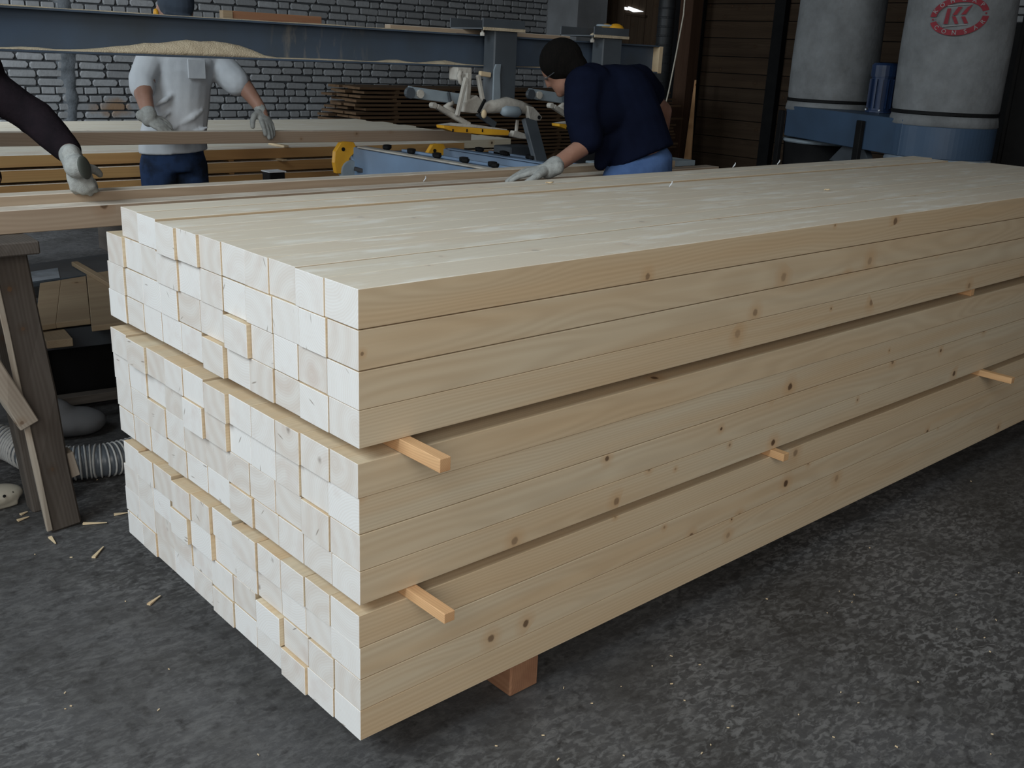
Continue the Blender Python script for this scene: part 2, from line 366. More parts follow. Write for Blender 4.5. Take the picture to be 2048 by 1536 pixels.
# ------------------------------------------------------------------ mesh helpers
class MB:
    def __init__(s):
        s.v = []; s.f = []; s.m = []
    def add(s, vs, fs, mi=0):
        o = len(s.v)
        s.v += [tuple(v) for v in vs]
        s.f += [tuple(i+o for i in f) for f in fs]
        s.m += [mi]*len(fs)
        return s
    def hexa(s, c, mi=0):      # 8 corners: bottom ring 0..3, top ring 4..7
        return s.add(c, [(0, 3, 2, 1), (4, 5, 6, 7), (0, 1, 5, 4), (1, 2, 6, 5), (2, 3, 7, 6), (3, 0, 4, 7)], mi)
    def box(s, lo, hi, mi=0):
        x0, y0, z0 = lo; x1, y1, z1 = hi
        return s.hexa([(x0, y0, z0), (x1, y0, z0), (x1, y1, z0), (x0, y1, z0), (x0, y0, z1), (x1, y0, z1), (x1, y1, z1), (x0, y1, z1)], mi)
    def obox(s, c, ax, ay, az, mi=0):   # centre and three half vectors
        c = Vector(c); ax = Vector(ax); ay = Vector(ay); az = Vector(az)
        if ax.cross(ay).dot(az) < 0:
            ay = -ay
        return s.hexa([c-ax-ay-az, c+ax-ay-az, c+ax+ay-az, c-ax+ay-az, c-ax-ay+az, c+ax-ay+az, c+ax+ay+az, c-ax+ay+az], mi)
    def beam(s, a, b, w, h, up=(0, 0, 1), mi=0):
        a = Vector(a); b = Vector(b); d = (b-a)
        sd = d.cross(Vector(up)).normalized(); u = sd.cross(d).normalized()
        return s.obox((a+b)/2, d/2, sd*w/2, u*h/2, mi)
    def tube(s, pts, rad, n=12, mi=0, cap=True, up=None, flat=1.0):
        pts = [Vector(p) for p in pts]
        if not hasattr(rad, '__len__'):
            rad = [rad]*len(pts)
        o = len(s.v); k = len(pts)
        t0 = (pts[1]-pts[0]).normalized()
        u = Vector(up) if up else (Vector((0, 0, 1)) if abs(t0.z) < 0.9 else Vector((1, 0, 0)))
        for i, p in enumerate(pts):
            t = (pts[min(i+1, k-1)]-pts[max(i-1, 0)]).normalized()
            u = (u - t*u.dot(t)).normalized()
            w = t.cross(u)
            for j in range(n):
                a = 2*PI*j/n
                s.v.append(tuple(p + (u*math.cos(a)*flat + w*math.sin(a))*rad[i]))
        for i in range(k-1):
            for j in range(n):
                s.f.append((o+i*n+j, o+i*n+(j+1) % n, o+(i+1)*n+(j+1) % n, o+(i+1)*n+j)); s.m.append(mi)
        if cap:
            s.f.append(tuple(o+j for j in reversed(range(n)))); s.m.append(mi)
            s.f.append(tuple(o+(k-1)*n+j for j in range(n))); s.m.append(mi)
        return s
    def lathe(s, c, prof, n=24, mi=0, axis=(0, 0, 1)):
        ax = Vector(axis).normalized()
        return s.tube([Vector(c)+ax*h for r, h in prof], [max(r, 1e-4) for r, h in prof], n, mi)
    def ell(s, c, r, R=None, nu=14, nv=9, mi=0):
        c = Vector(c); vs = []; fs = []
        for i in range(nv+1):
            th = PI*i/nv
            for j in range(nu):
                ph = 2*PI*j/nu
                p = Vector((r[0]*math.sin(th)*math.cos(ph), r[1]*math.sin(th)*math.sin(ph), r[2]*math.cos(th)))
                if R is not None:
                    p = R @ p
                vs.append(c+p)
        for i in range(nv):
            for j in range(nu):
                a = i*nu+j; b = i*nu+(j+1) % nu
                fs.append((a, a+nu, b+nu, b))
        return s.add(vs, fs, mi)
    def prism(s, poly, off, mi=0):     # poly: 3d points in order, off: extrusion vector
        poly = [Vector(p) for p in poly]; off = Vector(off); n = len(poly)
        nrm = Vector((0, 0, 0))
        for i in range(n):
            nrm += poly[i].cross(poly[(i+1) % n])
        if nrm.dot(off) > 0:
            poly = poly[::-1]
        vs = poly + [p+off for p in poly]
        fs = [tuple(range(n)), tuple(reversed(range(n, 2*n)))]
        fs += [((i+1) % n, i, i+n, (i+1) % n+n) for i in range(n)]
        return s.add(vs, fs, mi)
    def mesh(s, name, mats, smooth=False, bev=0.0, seg=1, weld=False):
        me = bpy.data.meshes.new(name)
        me.from_pydata(s.v, [], s.f)
        for m in (mats if isinstance(mats, (list, tuple)) else [mats]):
            me.materials.append(m)
        for p, mi in zip(me.polygons, s.m):
            p.material_index = mi
        if bev or weld:
            b = bmesh.new(); b.from_mesh(me)
            if weld:
                bmesh.ops.remove_doubles(b, verts=b.verts, dist=1e-5)
            if bev:
                es = [e for e in b.edges if len(e.link_faces) == 2 and e.calc_face_angle(0) > 0.6]
                bmesh.ops.bevel(b, geom=es, offset=bev, segments=seg, affect='EDGES', profile=0.6, clamp_overlap=True)
            b.to_mesh(me); b.free()
        if smooth:
            for p in me.polygons:
                p.use_smooth = True
        me.update()
        return me
def link(name, me, parent=None, loc=None):
    o = bpy.data.objects.new(name, me)
    COL.objects.link(o)
    if parent is not None:
        o.parent = parent
    if loc is not None:
        o.location = loc
    return o
def put(mb, name, mats, parent=None, smooth=False, bev=0.0, seg=1, recentre=True, **kw):
    """make one object; its origin goes to the middle of the shape so that textures and copies behave"""
    c = Vector((0, 0, 0))
    if recentre:
        n = len(mb.v)
        lo = [min(v[i] for v in mb.v) for i in range(3)]; hi = [max(v[i] for v in mb.v) for i in range(3)]
        c = Vector(((lo[0]+hi[0])/2, (lo[1]+hi[1])/2, lo[2]))
        mb.v = [tuple(Vector(v)-c) for v in mb.v]
    me = mb.mesh(name, mats, smooth, bev, seg, **kw)
    o = link(name, me, parent)
    pl = Vector((0, 0, 0))
    q = parent
    while q is not None:
        pl += q.location; q = q.parent
    o.location = c - pl
    return o
def tag(o, label, cat, group=None, kind=None):
    if label: o['label'] = label
    if cat: o['category'] = cat
    if group: o['group'] = group
    if kind or cat: o['kind'] = kind or 'thing'
    return o
def thing(name, loc, label, cat, group=None):
    o = bpy.data.objects.new(name, None)
    o.empty_display_size = 0.1
    COL.objects.link(o); o.location = loc
    return tag(o, label, cat, group)
def structure(o):
    o['kind'] = 'structure'; return o
def remeshed(name, mb, voxel, mats, parent=None, smooth_it=4):
    """fuse overlapping closed shapes into one continuous skin"""
    me = mb.mesh(name+'_src', mats if isinstance(mats, list) else [mats])
    t = bpy.data.objects.new(name+'_src', me); COL.objects.link(t)
    r = t.modifiers.new('r', 'REMESH'); r.mode = 'VOXEL'; r.voxel_size = voxel; r.use_smooth_shade = True
    if smooth_it:
        s = t.modifiers.new('s', 'SMOOTH'); s.factor = 0.5; s.iterations = smooth_it
    dg = bpy.context.evaluated_depsgraph_get()
    dg.update()
    nm = bpy.data.meshes.new_from_object(t.evaluated_get(dg))
    bpy.data.objects.remove(t); bpy.data.meshes.remove(me)
    nm.name = name
    for p in nm.polygons: p.use_smooth = True
    if not nm.materials:
        nm.materials.append(mats if not isinstance(mats, list) else mats[0])
    n = len(nm.vertices)
    lo = Vector((min(v.co.x for v in nm.vertices), min(v.co.y for v in nm.vertices), min(v.co.z for v in nm.vertices)))
    hi = Vector((max(v.co.x for v in nm.vertices), max(v.co.y for v in nm.vertices), 0))
    c = Vector(((lo.x+hi.x)/2, (lo.y+hi.y)/2, lo.z))
    nm.transform(Matrix.Translation(-c))
    o = link(name, nm, parent)
    pl = Vector((0, 0, 0)); q = parent
    while q is not None:
        pl += q.location; q = q.parent
    o.location = c-pl
    return o
ORD = ['', 'first', 'second', 'third', 'fourth', 'fifth', 'sixth', 'seventh', 'eighth', 'ninth', 'tenth', 'eleventh', 'twelfth',
       'thirteenth', 'fourteenth', 'fifteenth', 'sixteenth', 'seventeenth', 'eighteenth', 'nineteenth', 'twentieth']

def world_loc(q):
    pl = Vector((0, 0, 0))
    while q is not None:
        pl += q.location; q = q.parent
    return pl
def plank(name, a, b, w, h, mat, parent=None, up=(0, 0, 1), bev=0.002, end_mat=None, taper=None, ragged=0.0, off=(0, 0)):
    """a sawn piece from a to b (axis through its middle), local x along it"""
    a = Vector(a); b = Vector(b); L = (b-a).length
    X = (b-a).normalized(); Z = Vector(up); Z = (Z-X*Z.dot(X)).normalized(); Y = Z.cross(X)
    mb = MB()
    t = taper or 1.0
    ns = 4
    for i in range(ns+1):
        x = L*i/ns; k = 1+(t-1)*i/ns
        j = ragged*(1 if 0 < i < ns else 0.3)
        r = [random.uniform(-j, j) for _ in range(8)]
        mb.v += [(x, -w/2*k+r[0], -h/2*k+r[1]), (x, w/2*k+r[2], -h/2*k+r[3]), (x, w/2*k+r[4], h/2*k+r[5]), (x, -w/2*k+r[6], h/2*k+r[7])]
    for i in range(ns):
        o = i*4
        for j in range(4):
            k2 = (j+1) % 4
            mb.f.append((o+j, o+4+j, o+4+k2, o+k2)); mb.m.append(0)
    mi = 1 if end_mat else 0
    mb.f.append((0, 1, 2, 3)); mb.m.append(mi)
    mb.f.append((ns*4+3, ns*4+2, ns*4+1, ns*4)); mb.m.append(mi)
    me = mb.mesh(name, [mat, end_mat] if end_mat else mat, bev=bev)
    me.flip_normals() if False else None
    o = link(name, me, parent)
    R = Matrix((X, Y, Z)).transposed()
    o.rotation_euler = R.to_euler()
    o.location = a-world_loc(parent)
    return o

# ================================================================== THE SETTING
fl = MB().box((-9, -7, -0.1), (14, 11, 0.0))
floor = structure(put(fl, 'floor', m_floor, recentre=False))

# brick wall: mortar bed behind, every visible brick standing proud of it
WY = 9.0
COURSE = 0.077
wb = MB().box((-2.6, WY+0.02, 0.0), (9.7, WY+0.3, 4.6))
wall_back = structure(put(wb, 'wall_back', m_mortar, recentre=False))
brick_meshes = {}
def brick_mesh(L, k):
    key = (L, k)
    if key not in brick_meshes:
        r = random.Random(k*31+int(L*1000))
        h = 0.061; L = L+.003
        mb = MB()
        prof = [(0.0, 0.012), (0.006, 0.004), (0.014, 0.0)]
        # an eight sided face with worn corners, dished back at the edge
        def ring(inset, y, c):
            x0, x1, z0, z1 = -L/2+inset, L/2-inset, -h/2+inset, h/2-inset
            j = lambda s=0.003: r.uniform(-s, s)
            return [(x0+c+j(), y, z0+j()), (x1-c+j(), y, z0+j()), (x1+j(), y, z0+c+j()), (x1+j(), y, z1-c+j()),
                    (x1-c+j(), y, z1+j()), (x0+c+j(), y, z1+j()), (x0+j(), y, z1-c+j()), (x0+j(), y, z0+c+j())]
        c = r.choice([0.006, 0.012, 0.018])
        vs = ring(-0.002, 0.03, c) + ring(0.0, 0.006, c) + ring(0.005, 0.0, c)
        fs = []
        for q in range(2):
            for i in range(8):
                a = q*8+i; b2 = q*8+(i+1) % 8
                fs.append((a, b2, b2+8, a+8))
        fs.append(tuple(range(16, 24)))
        mb.add(vs, fs)
        brick_meshes[key] = mb.mesh('brick', m_brick)
    return brick_meshes[key]
rb = random.Random(11)
bricks = []
for row in range(3, 34):
    z = row*COURSE
    x = -2.5 - rb.random()*0.25
    head = (row % 5 == 2)
    while x < 9.5:
        L = 0.115 if (head or rb.random() < 0.3) else 0.24
        if rb.random() < 0.06: L = 0.18
        if x > -2.4:
            bricks.append((x+L/2+rb.uniform(-.003, .003), z+rb.uniform(-.003, .003), L, rb.randrange(4)))
        x += L+0.02
def brick_seen(b):
    u, v = pix((b[0], WY, b[1]))
    if not (-30 < u < 1085 and -20 < v < 262): return False
    if 0.118*u+8 < v < 0 : return False
    lo = 98 + 0.036*u; hi = 10 + 0.066*u
    if hi+8 < v < lo-8: return False           # behind the steel beam
    if v > 178 + 0.03*(u-700) and u > 730: return False   # behind the board pile
    if 300 < u < 408 and 110 < v: return False # behind the man
    return True
cand = [b for b in bricks if brick_seen(b)]
cand.sort(key=lambda b: -b[2]/(b[0]+8))
near = set(id(b) for b in cand[:300])
rest = MB()
for b in bricks:
    me = brick_mesh(b[2], b[3])
    if id(b) in near:
        o = link('brick', me, wall_back, (b[0], WY, b[1]))
        o.rotation_euler = (rb.uniform(-.02, .02), rb.uniform(-.012, .012), rb.uniform(-.02, .02))
    else:
        rest.add([(v.co.x+b[0], v.co.y+WY, v.co.z+b[1]) for v in me.vertices], [tuple(p.vertices) for p in me.polygons])
o = put(rest, 'brick_courses', m_brick, wall_back, recentre=False); o['kind'] = 'stuff'
# smeared cement strip running down the wall
sm = MB(); n = 24
for i in range(n+1):
    z = 0.3+i*2.2/n
    c = 2.64+0.012*math.sin(i*1.3); w_ = 0.065+0.05*random.random()
    d = 0.002+0.010*random.random()
    sm.v += [(c-w_, WY+0.02, z), (c-w_*0.5, WY-d, z), (c+w_*0.1, WY-d*1.7, z), (c+w_*0.6, WY-d, z), (c+w_, WY+0.02, z)]
for i in range(n):
    for j in range(4):
        a = i*5+j; sm.f.append((a, a+1, a+6, a+5)); sm.m.append(0)
put(sm, 'cement_smear', m_smear, wall_back, smooth=True, recentre=False)

# concrete column closing the brick wall, dark plank wall to its right
cc = MB().box((9.02, 8.45, 0), (9.62, 9.05, 4.6))
structure(put(cc, 'trim_1', m_conc, bev=0.02))
WX = 9.9
wr = MB().box((WX+0.03, -7, 0), (WX+0.3, 9.3, 4.6))
wall_right = structure(put(wr, 'wall_right', m_black, recentre=False))
def wplank(y0, y1, z0, z1, vert=False):
    d = random.uniform(0, .012)
    x = WX-d
    if vert:
        return plank('plank', (x, (y0+y1)/2, z0), (x, (y0+y1)/2, z1), abs(y1-y0)-.006, .03, m_brown, wall_right, up=(-1, 0, 0), bev=0.003)
    return plank('plank', (x, y0, (z0+z1)/2), (x, y1, (z0+z1)/2), .03, (z1-z0)-.008, m_brown, wall_right, bev=0.003)
z = 0.0
while z < 3.4:
    h = random.choice([.17, .2, .22])
    wplank(3.75, 5.45+random.uniform(-.01, .01), z, z+h)
    wplank(5.62, 7.0, z, z+h)
    z += h
y = 7.75
while y < 9.0:
    w_ = random.choice([.1, .12, .14])
    wplank(y, y+w_, 0.0, 3.4, True)
    y += w_
# brick part of that wall, seen over the cabinet
for row in range(13, 34):
    y = -1.0-(row % 2)*.13
    while y < 3.4:
        u, v = pix((WX, y, row*COURSE))
        if 1985 < u < 2060 and -15 < v < 40:
            o = link('brick', brick_mesh(.24, row % 4), wall_right, (WX+.0, y, row*COURSE)); o.rotation_euler = (0, 0, PI/2+PI)
        y += .26
ty = PX(1547, 165, WX-.07).y
structure(plank('trim_2', (WX-.07, ty, 0), (WX-.07, ty, 4.55), .15, .1, m_black, up=(-1, 0, 0)))
py = PX(1357, 170, WX-.45).y
structure(plank('trim_3', (WX-.33, py, 0), (WX-.33, py, 4.55), .20, .22, m_post, up=(-1, 0, 0), bev=.01))
# slit of daylight under the eaves in the plank wall
wnd = structure(thing('window_1', (WX-.03, 8.24, 2.2), None, None))
p = [PX(1249, 16, WX-.04), PX(1262, 12, WX-.04), PX(1286, 24, WX-.04), PX(1262, 24, WX-.04)]
put(MB().prism([PX(1256, 13, WX-.045), PX(1285, 23, WX-.045), PX(1266, 24, WX-.045), PX(1255, 19, WX-.045)], (.03, 0, 0)), 'pane', m_sky, wnd)
put(MB().prism([PX(1249, 14, WX-.045), PX(1253, 15, WX-.045), PX(1253, 20, WX-.045), PX(1249, 19, WX-.045)], (.03, 0, 0)), 'pane', m_sky, wnd)
pa, pb = PX(1252, 27, WX-.05), PX(1292, 33, WX-.05)
plank('frame', pa, pb, .05, .03, m_brown, wnd)
# roof
structure(put(MB().box((-2.6, -7, 4.6), (14, 11, 4.7)), 'ceiling', m_brown, recentre=False))

# ================================================================== THE BIG STACK OF WHITE-ENDED BEAMS
# left / right image x of each end face, read half way up the row (row 1 is the top one), used on the plane of the end faces
ROWS = [
 [(243,275),(275,311),(311,347.5),(353,393),(398.5,443.5),(443.5,489.4),(489.4,538),(538,590),(590,647),(649,712)],
 [(214.6,245),(251,284),(284,312),(312,354),(358,399.5),(400,446),(446.5,491),(491.5,543.5),(545,598),(598,651.5),(654.7,715)],
 [(216.6,248),(252,286),(286,321),(321,357),(357.5,400),(401,446),(447,495),(503,548),(548,597),(597,653),(654,716)],
 [(219.5,252),(255.5,289),(289,325),(325,363),(363.5,404),(405,447.5),(455,499),(499,550),(550,599),(599,657.5),(658,720)],
 [(222.5,252.7),(253,289),(293.7,329),(329,366),(366,406),(407,451),(458,501),(502,549.5),(550,601),(601,657.7),(659.6,718)],
 [(228,258.6),(259,292),(295.5,330),(330,365),(365,404.5),(410,452),(460,502),(502,550.5),(551.5,602),(602,656),(656,716)],
 [(234,263.5),(264,296),(296,333),(333,368),(369,412),(412,454),(454,499.7),(500,551),(551,602),(602,660),(660.5,721)],
 [(240,269),(269.5,303),(303,335),(335,373),(375,416),(416.5,459),(459.5,505),(509,557),(557,607),(607.5,663),(664,727)],
 [(249,278),(278,308),(308,343),(343,379),(382,419),(425,464),(464,511),(515,560.5),(561,610),(610,660.5),(661,717)],
 [(249.5,276.6),(277,307),(307,341),(341,374),(382,422),(431,472),(472,516),(516.5,563),(564,612),(612,662),(662,722)],
 [(252,279.6),(280,310),(311,347),(347.5,385),(386,423),(423.5,467),(467.5,511),(512,559.5),(568,616),(617,668.5),(669.5,725)],
 [(257,286),(287,315.5),(316,351),(351,388),(388,425),(426,467),(470,513.5),(514.5,562),(562,610),(615,667),(669,724)],
]
TOPY = [579.1, 661, 744, 822.5, 927.5, 997.5, 1070.5, 1144, 1231.5, 1296, 1359, 1421, ]
def z_at(ypix, x=718):
    return PX(x, ypix, 0.0).z
ztop = [z_at(y) for y in TOPY]
zbot = ztop[1:4] + [z_at(899)] + ztop[5:8] + [z_at(1211)] + ztop[9:12] + [z_at(1480)]
STACK_BASE = zbot[-1]
GAP2 = (zbot[3], ztop[4]); GAP3 = (zbot[7], ztop[8])
def y_for(xp, X, Z):
    # solve the image column xp for Y on the line (X, Y, Z)
    k = (xp-1024)/F
    p0 = Vector((X, 0, Z))-CAM
    n = RT - FW*k
    return -(p0.dot(n))/n.y
rs = random.Random(5)
rowname = ['top', 'second', 'third', 'fourth', 'fifth', 'sixth', 'seventh', 'eighth', 'ninth', 'tenth', 'eleventh', 'bottom']
for r, row in enumerate(ROWS):
    zb, zt = zbot[r]+0.0005, ztop[r]-0.0005
    zm = (zb+zt)/2
    n = len(row)
    prevY = None; prevdx = 0
    base = {4: -.012, 8: -.006}.get(r, 0)
    for i in range(n-1, -1, -1):            # from the near corner leftwards
        xl, xr = row[i]
        strip = (row[i+1][0]-xr) if i < n-1 else 0
        dx = base+rs.uniform(-.003, .003)
        if i < n-1:
            if strip > 1.2:
                dx = min(prevdx - strip*0.0013, 0.004)
            dx = max(min(dx, .012), -.02)
        else:
            dx = base*.3
        yr = y_for(xr, dx, zm); yl = y_for(xl, dx, zm)
        if i == n-1: yr = yr*.12+rs.uniform(-.0006, .0006)
        if prevY is not None: yr = max(yr, prevY+(rs.choice([.0007, .0012, .0018, .0026]) if r else .0007))
        yl = max(yl, yr+.085)
        yl = min(yl, yr+.125)
        far = 4.14+rs.uniform(-.06, .07)-(.10 if yr > .75 else 0)+(.04 if yr < .35 else 0)
        mb = MB().box((0, 0, 0), (far-dx, yl-yr, zt-zb-(rs.choice([0, .0006, .0014]) if r not in (0, 4, 8) else 0)), 0)
        me = mb.mesh('pine_beam', [m_top if r == 0 else m_pine, m_end], bev=.0009)
        for p in me.polygons:
            if abs(p.normal.x) > .3: p.material_index = 1
        o = link('pine_beam', me, None, (dx, yr, zb))
        prevY = yl; prevdx = dx
        k = n-i
        nm = 'corner' if k == 1 else ORD[k]
        if k == 1:
            lab = 'pale pine beam at the near corner, %s row of the big stack' % rowname[r]
        elif i == 0:
            lab = 'pale pine beam at the far left end of the %s row of the big stack' % rowname[r]
        else:
            lab = 'pale pine beam, %s from the near corner, %s row of the big stack' % (ORD[k], rowname[r])
        tag(o, lab, 'beam', 'white-ended pine beams of the big stack')

# stickers in the two gaps
def sticker(xc, gap, yend, label, w=.026):
    zc = (gap[0]+gap[1])/2; h = abs(gap[0]-gap[1])-.001
    o = plank('sticker', (xc, yend, zc), (xc, 1.14, zc), w, h, m_stick, bev=.001)
    tag(o, label, 'sticker', 'stickers between the beam layers')
sticker(.105, GAP2, -.125, 'square pine sticker poking out of the upper gap beside the near corner')
sticker(2.56, GAP2, .01, 'sticker end barely showing in the upper gap, far along the stack')
sticker(.125, GAP3, -.125, 'square pine sticker poking out of the lower gap beside the near corner')
sticker(1.40, GAP3, -.045, 'short sticker end in the lower gap, halfway along the stack')
sticker(2.74, GAP3, -.118, 'long yellow sticker jutting from the lower gap near the right frame edge')
# bearers under it
for x, lab in ((.475, 'reddish timber bearer under the near end of the big stack'), (2.1, 'bearer in the dark under the middle of the big stack'), (3.7, 'bearer in the dark under the far end of the big stack')):
    o = plank('bearer', (x, .015 if x < 1 else .30, STACK_BASE/2), (x, 1.2, STACK_BASE/2), .09, STACK_BASE-.001, m_bearer, bev=.004)
    tag(o, lab, 'bearer', 'bearers under the big stack')

# ================================================================== THE WORK TABLE BARS AND SAWHORSE BEHIND THE STACK
def bar(name, x0, x1, y0, y1, z0, z1, mat, label, cat, group=None, bev=.002, end=None, yaw=0.0):
    mb = MB().box((0, -(y1-y0)/2, -(z1-z0)/2), (x1-x0, (y1-y0)/2, (z1-z0)/2))
    me = mb.mesh(name, [mat, end or mat], bev=bev)
    for p in me.polygons:
        if abs(p.normal.x) > .9: p.material_index = 1
    o = link(name, me, None, (x0, (y0+y1)/2, (z0+z1)/2))
    o.rotation_euler = (0, 0, yaw)
    return tag(o, label, cat, group)
bar('pine_bar', -1.3, 3.14, 1.575, 1.652, .902, .9685, m_rough, 'front rough pine bar on the sawhorse, just behind the big stack', 'beam', 'bars lying on the sawhorses')
bar('pine_bar', -1.45, 2.9, 1.655, 1.722, .902, .997, m_rough, 'taller rough pine bar behind the front one on the sawhorse', 'beam', 'bars lying on the sawhorses')

def sawhorse(x, label, fx=0):
    t = thing('sawhorse', (x, 1.75, 0), label, 'sawhorse', 'sawhorses under the rough bars')
    plank('cap_board', (x-.04, 1.45, .882), (x-.04, 1.76, .882), .26, .038, m_old, t, ragged=.003, bev=.004)
    for s, yb in ((0, 1.53), (1, 1.70)):
        a = Vector((x+.098, yb, .001)); b = Vector((x+.028, yb+(.02 if not s else -.02), .862))
        lg = plank('leg', a, b, .092, .06, m_old, t, up=(0, -1, 0), ragged=.006, bev=.006)
        if not s: plank('split_edge', a+Vector((-.052, -.034, .01)), b+Vector((-.052, -.034, -.01)), .016, .012, m_oldedge, lg if False else t, up=(0, -1, 0), ragged=.003)
        a2 = Vector((x-.50, yb+.0, .001)); b2 = Vector((x-.16, yb+.0, .862))
        plank('leg', a2, b2, .09, .05, m_old, t, up=(0, -1, 0), ragged=.006, bev=.006)
    plank('brace', PY(-70, 650, 1.488), PY(58, 850, 1.488), .022, .055, m_oldedge, t, up=(0, 0, 1), ragged=.004, bev=.003)
    plank('cleat', (x+.075, 1.56, .56), (x+.045, 1.56, .70), .04, .045, m_bearer, t, up=(0, -1, 0))
    plank('cleat', (x+.09, 1.56, .48), (x+.075, 1.56, .545), .04, .035, m_oldedge, t, up=(0, -1, 0))
    plank('cleat', (x+.145, 1.545, .155), (x+.13, 1.545, .235), .03, .05, m_oldedge, t, up=(0, -1, 0))
    return t
sawhorse(-.17, 'dark weathered sawhorse with splayed plank leg at the left frame edge')
def simple_horse(x):
    t = thing('sawhorse', (x, 1.75, 0), 'second sawhorse, hidden behind the middle of the big stack', 'sawhorse', 'sawhorses under the rough bars')
    plank('cap_board', (x, 1.45, .882), (x, 1.76, .882), .17, .038, m_old, t, bev=.004)
    for yb in (1.53, 1.70):
        for dx in (-.15, .15):
            plank('leg', (x+dx, yb, .001), (x+dx*.3, yb, .862), .09, .05, m_old, t, up=(0, -1, 0), bev=.006)
simple_horse(1.45)

# ridged suction hose on the floor
def hose():
    t = thing('suction_hose', (0, 1.9, 0), 'grey ridged suction hose lying on the floor behind the sawhorse leg', 'hose')
    ctrl = [Vector((-.62, 2.55, .30)), Vector((-.33, 2.36, .17)), PZ(0, 882, .085), PZ(62, 910, .066), PZ(125, 926, .062), PZ(180, 923, .062), PZ(240, 914, .062), Vector((.55, 1.86, .062)), Vector((1.1, 2.0, .062)), Vector((1.8, 2.1, .062))]
    pts = []
    for i in range(len(ctrl)-1):
        p0 = ctrl[max(i-1, 0)]; p1 = ctrl[i]; p2 = ctrl[i+1]; p3 = ctrl[min(i+2, len(ctrl)-1)]
        m = 24
        for k in range(m):
            q = k/m
            pts.append(0.5*((2*p1)+(-p0+p2)*q+(2*p0-5*p1+4*p2-p3)*q*q+(-p0+3*p1-3*p2+p3)*q**3))
    pts.append(ctrl[-1])
    # resample evenly
    out = [pts[0]]; acc = 0; st = .0041
    for a, b in zip(pts, pts[1:]):
        L = (b-a).length
        while acc+L >= st:
            q = (st-acc)/L; a = a.lerp(b, q); L = (b-a).length; acc = 0; out.append(a.copy())
        acc += L
    rad = [.053+(.003 if i % 4 < 2 else 0) for i in range(len(out))]
    put(MB().tube(out, rad, 16), 'hose_wall', m_hose, t, smooth=True)
    mb = MB()
    for i in range(2, len(out)-2, 4):
        tn = (out[i+1]-out[i-1]).normalized()
        u = tn.cross(Vector((0, 0, 1))).normalized(); w = tn.cross(u)
        o = len(mb.v); n = 16
        for j in range(n):
            a = 2*PI*j/n; d = u*math.cos(a)+w*math.sin(a)
            for (dr, dt) in ((.0525, -.0035), (.0595, -.0018), (.0595, .0018), (.0525, .0035)):
                mb.v.append(tuple(out[i]+d*dr+tn*dt))
        for j in range(n):
            for k in range(3):
                a = o+j*4+k; b = o+((j+1) % n)*4+k
                mb.f.append((a, b, b+1, a+1)); mb.m.append(0)
    put(mb, 'wire_coil', m_coil, t, smooth=True)
hose()

# slumped grey sack behind the hose
sk = MB(); c = PZ(140, 884, 0.0)+Vector((.04, .06, 0))
sk.ell(c+Vector((0, 0, .055)), (.11, .075, .055)); sk.ell(c+Vector((.03, -.01, .05)), (.09, .07, .05)); sk.ell(c+Vector((-.05, .01, .10)), (.055, .05, .05))
sk.tube([c+Vector((-.05, .01, .12)), c+Vector((-.08, .02, .16))], [.035, .02], 10)
tag(remeshed('sack', sk, .012, m_sack), 'slumped grey sack on the floor behind the ridged hose', 'sack')

# low platform of plywood boards over a dark void
def platform():
    zt = .40
    t = thing('low_platform', (.6, 2.7, 0), 'low plank platform with a brown panel top behind the sawhorse leg', 'platform')
    A = PZ(92, 645, zt); B = PZ(180, 634, zt); Cc = PZ(196, 650, zt); D = PZ(262, 640, zt); E2 = PZ(262, 545, zt); Fp = PZ(60, 560, zt)
    dirx = (D-Cc).normalized()
    def panel(pts, name, mat, th=.022, z=0):
        mb = MB().prism([Vector((p.x, p.y, zt+z)) for p in pts], (0, 0, -th))
        return put(mb, name, mat, t, bev=.002)
    P = lambda x, y: PZ(x, y, zt)
    panel([P(70, 652), P(112, 646), P(122, 560), P(80, 566)], 'panel', m_ply)
    panel([P(112, 646), P(181, 638), P(172, 552), P(122, 560)], 'panel', m_ply, z=.0005)
    panel([P(183, 653), P(290, 640), P(268, 535), P(173, 548)], 'panel', m_ply, z=.001)
    panel([P(50, 567), P(270, 534), P(262, 500), P(44, 530)], 'panel', m_hang, z=-.001)
    panel([P(50, 566), P(120, 556), P(116, 536), P(48, 546)], 'film_scrap', m_film, th=.001, z=.0015)
    a = P(97, 668); b = P(112, 640)
    plank('batten', P(118, 664)+Vector((0, 0, -.045)), P(98, 640)+Vector((0, 0, -.045)), .09, .03, m_ply, t)
    plank('lath', P(150, 532)+Vector((0, 0, .012)), P(232, 580)+Vector((0, 0, .012)), .03, .02, m_ply, t)
    q0 = P(90, 560); q1 = P(275, 545)
    # frame below
    f0 = P(80, 655); f1 = P(300, 640)
    for s in (0.05, .55):
        d = Vector((0, 1, 0))*s
        plank('rail', Vector((f0.x-.1, f0.y+s+.05, .33)), Vector((f1.x+.3, f1.y+s+.05, .33)), .06, .08, m_dark, t)
    plank('lower_rail', Vector((f0.x-.1, f0.y+.02, .10)), Vector((f1.x+.3, f1.y+.02, .10)), .05, .035, m_old, t)
    put(MB().box((f0.x-.1, f0.y+.12, .02), (f1.x+.3, f0.y+.16, .30)), 'under_shade', m_black, t)  # black sheet standing in for the shade under the boards
    for xx in (f0.x, f1.x+.1):
        plank('leg', (xx, f0.y+.08, 0), (xx, f0.y+.08, .30), .06, .06, m_dark, t, up=(1, 0, 0))
        plank('leg', (xx, f0.y+.63, 0), (xx, f0.y+.63, .30), .06, .06, m_dark, t, up=(1, 0, 0))
platform()
tag(plank('lath', PZ(145, 764, .02), PZ(300, 768, .02), .03, .02, m_ply), 'thin pale lath on the floor in front of the low platform', 'lath')

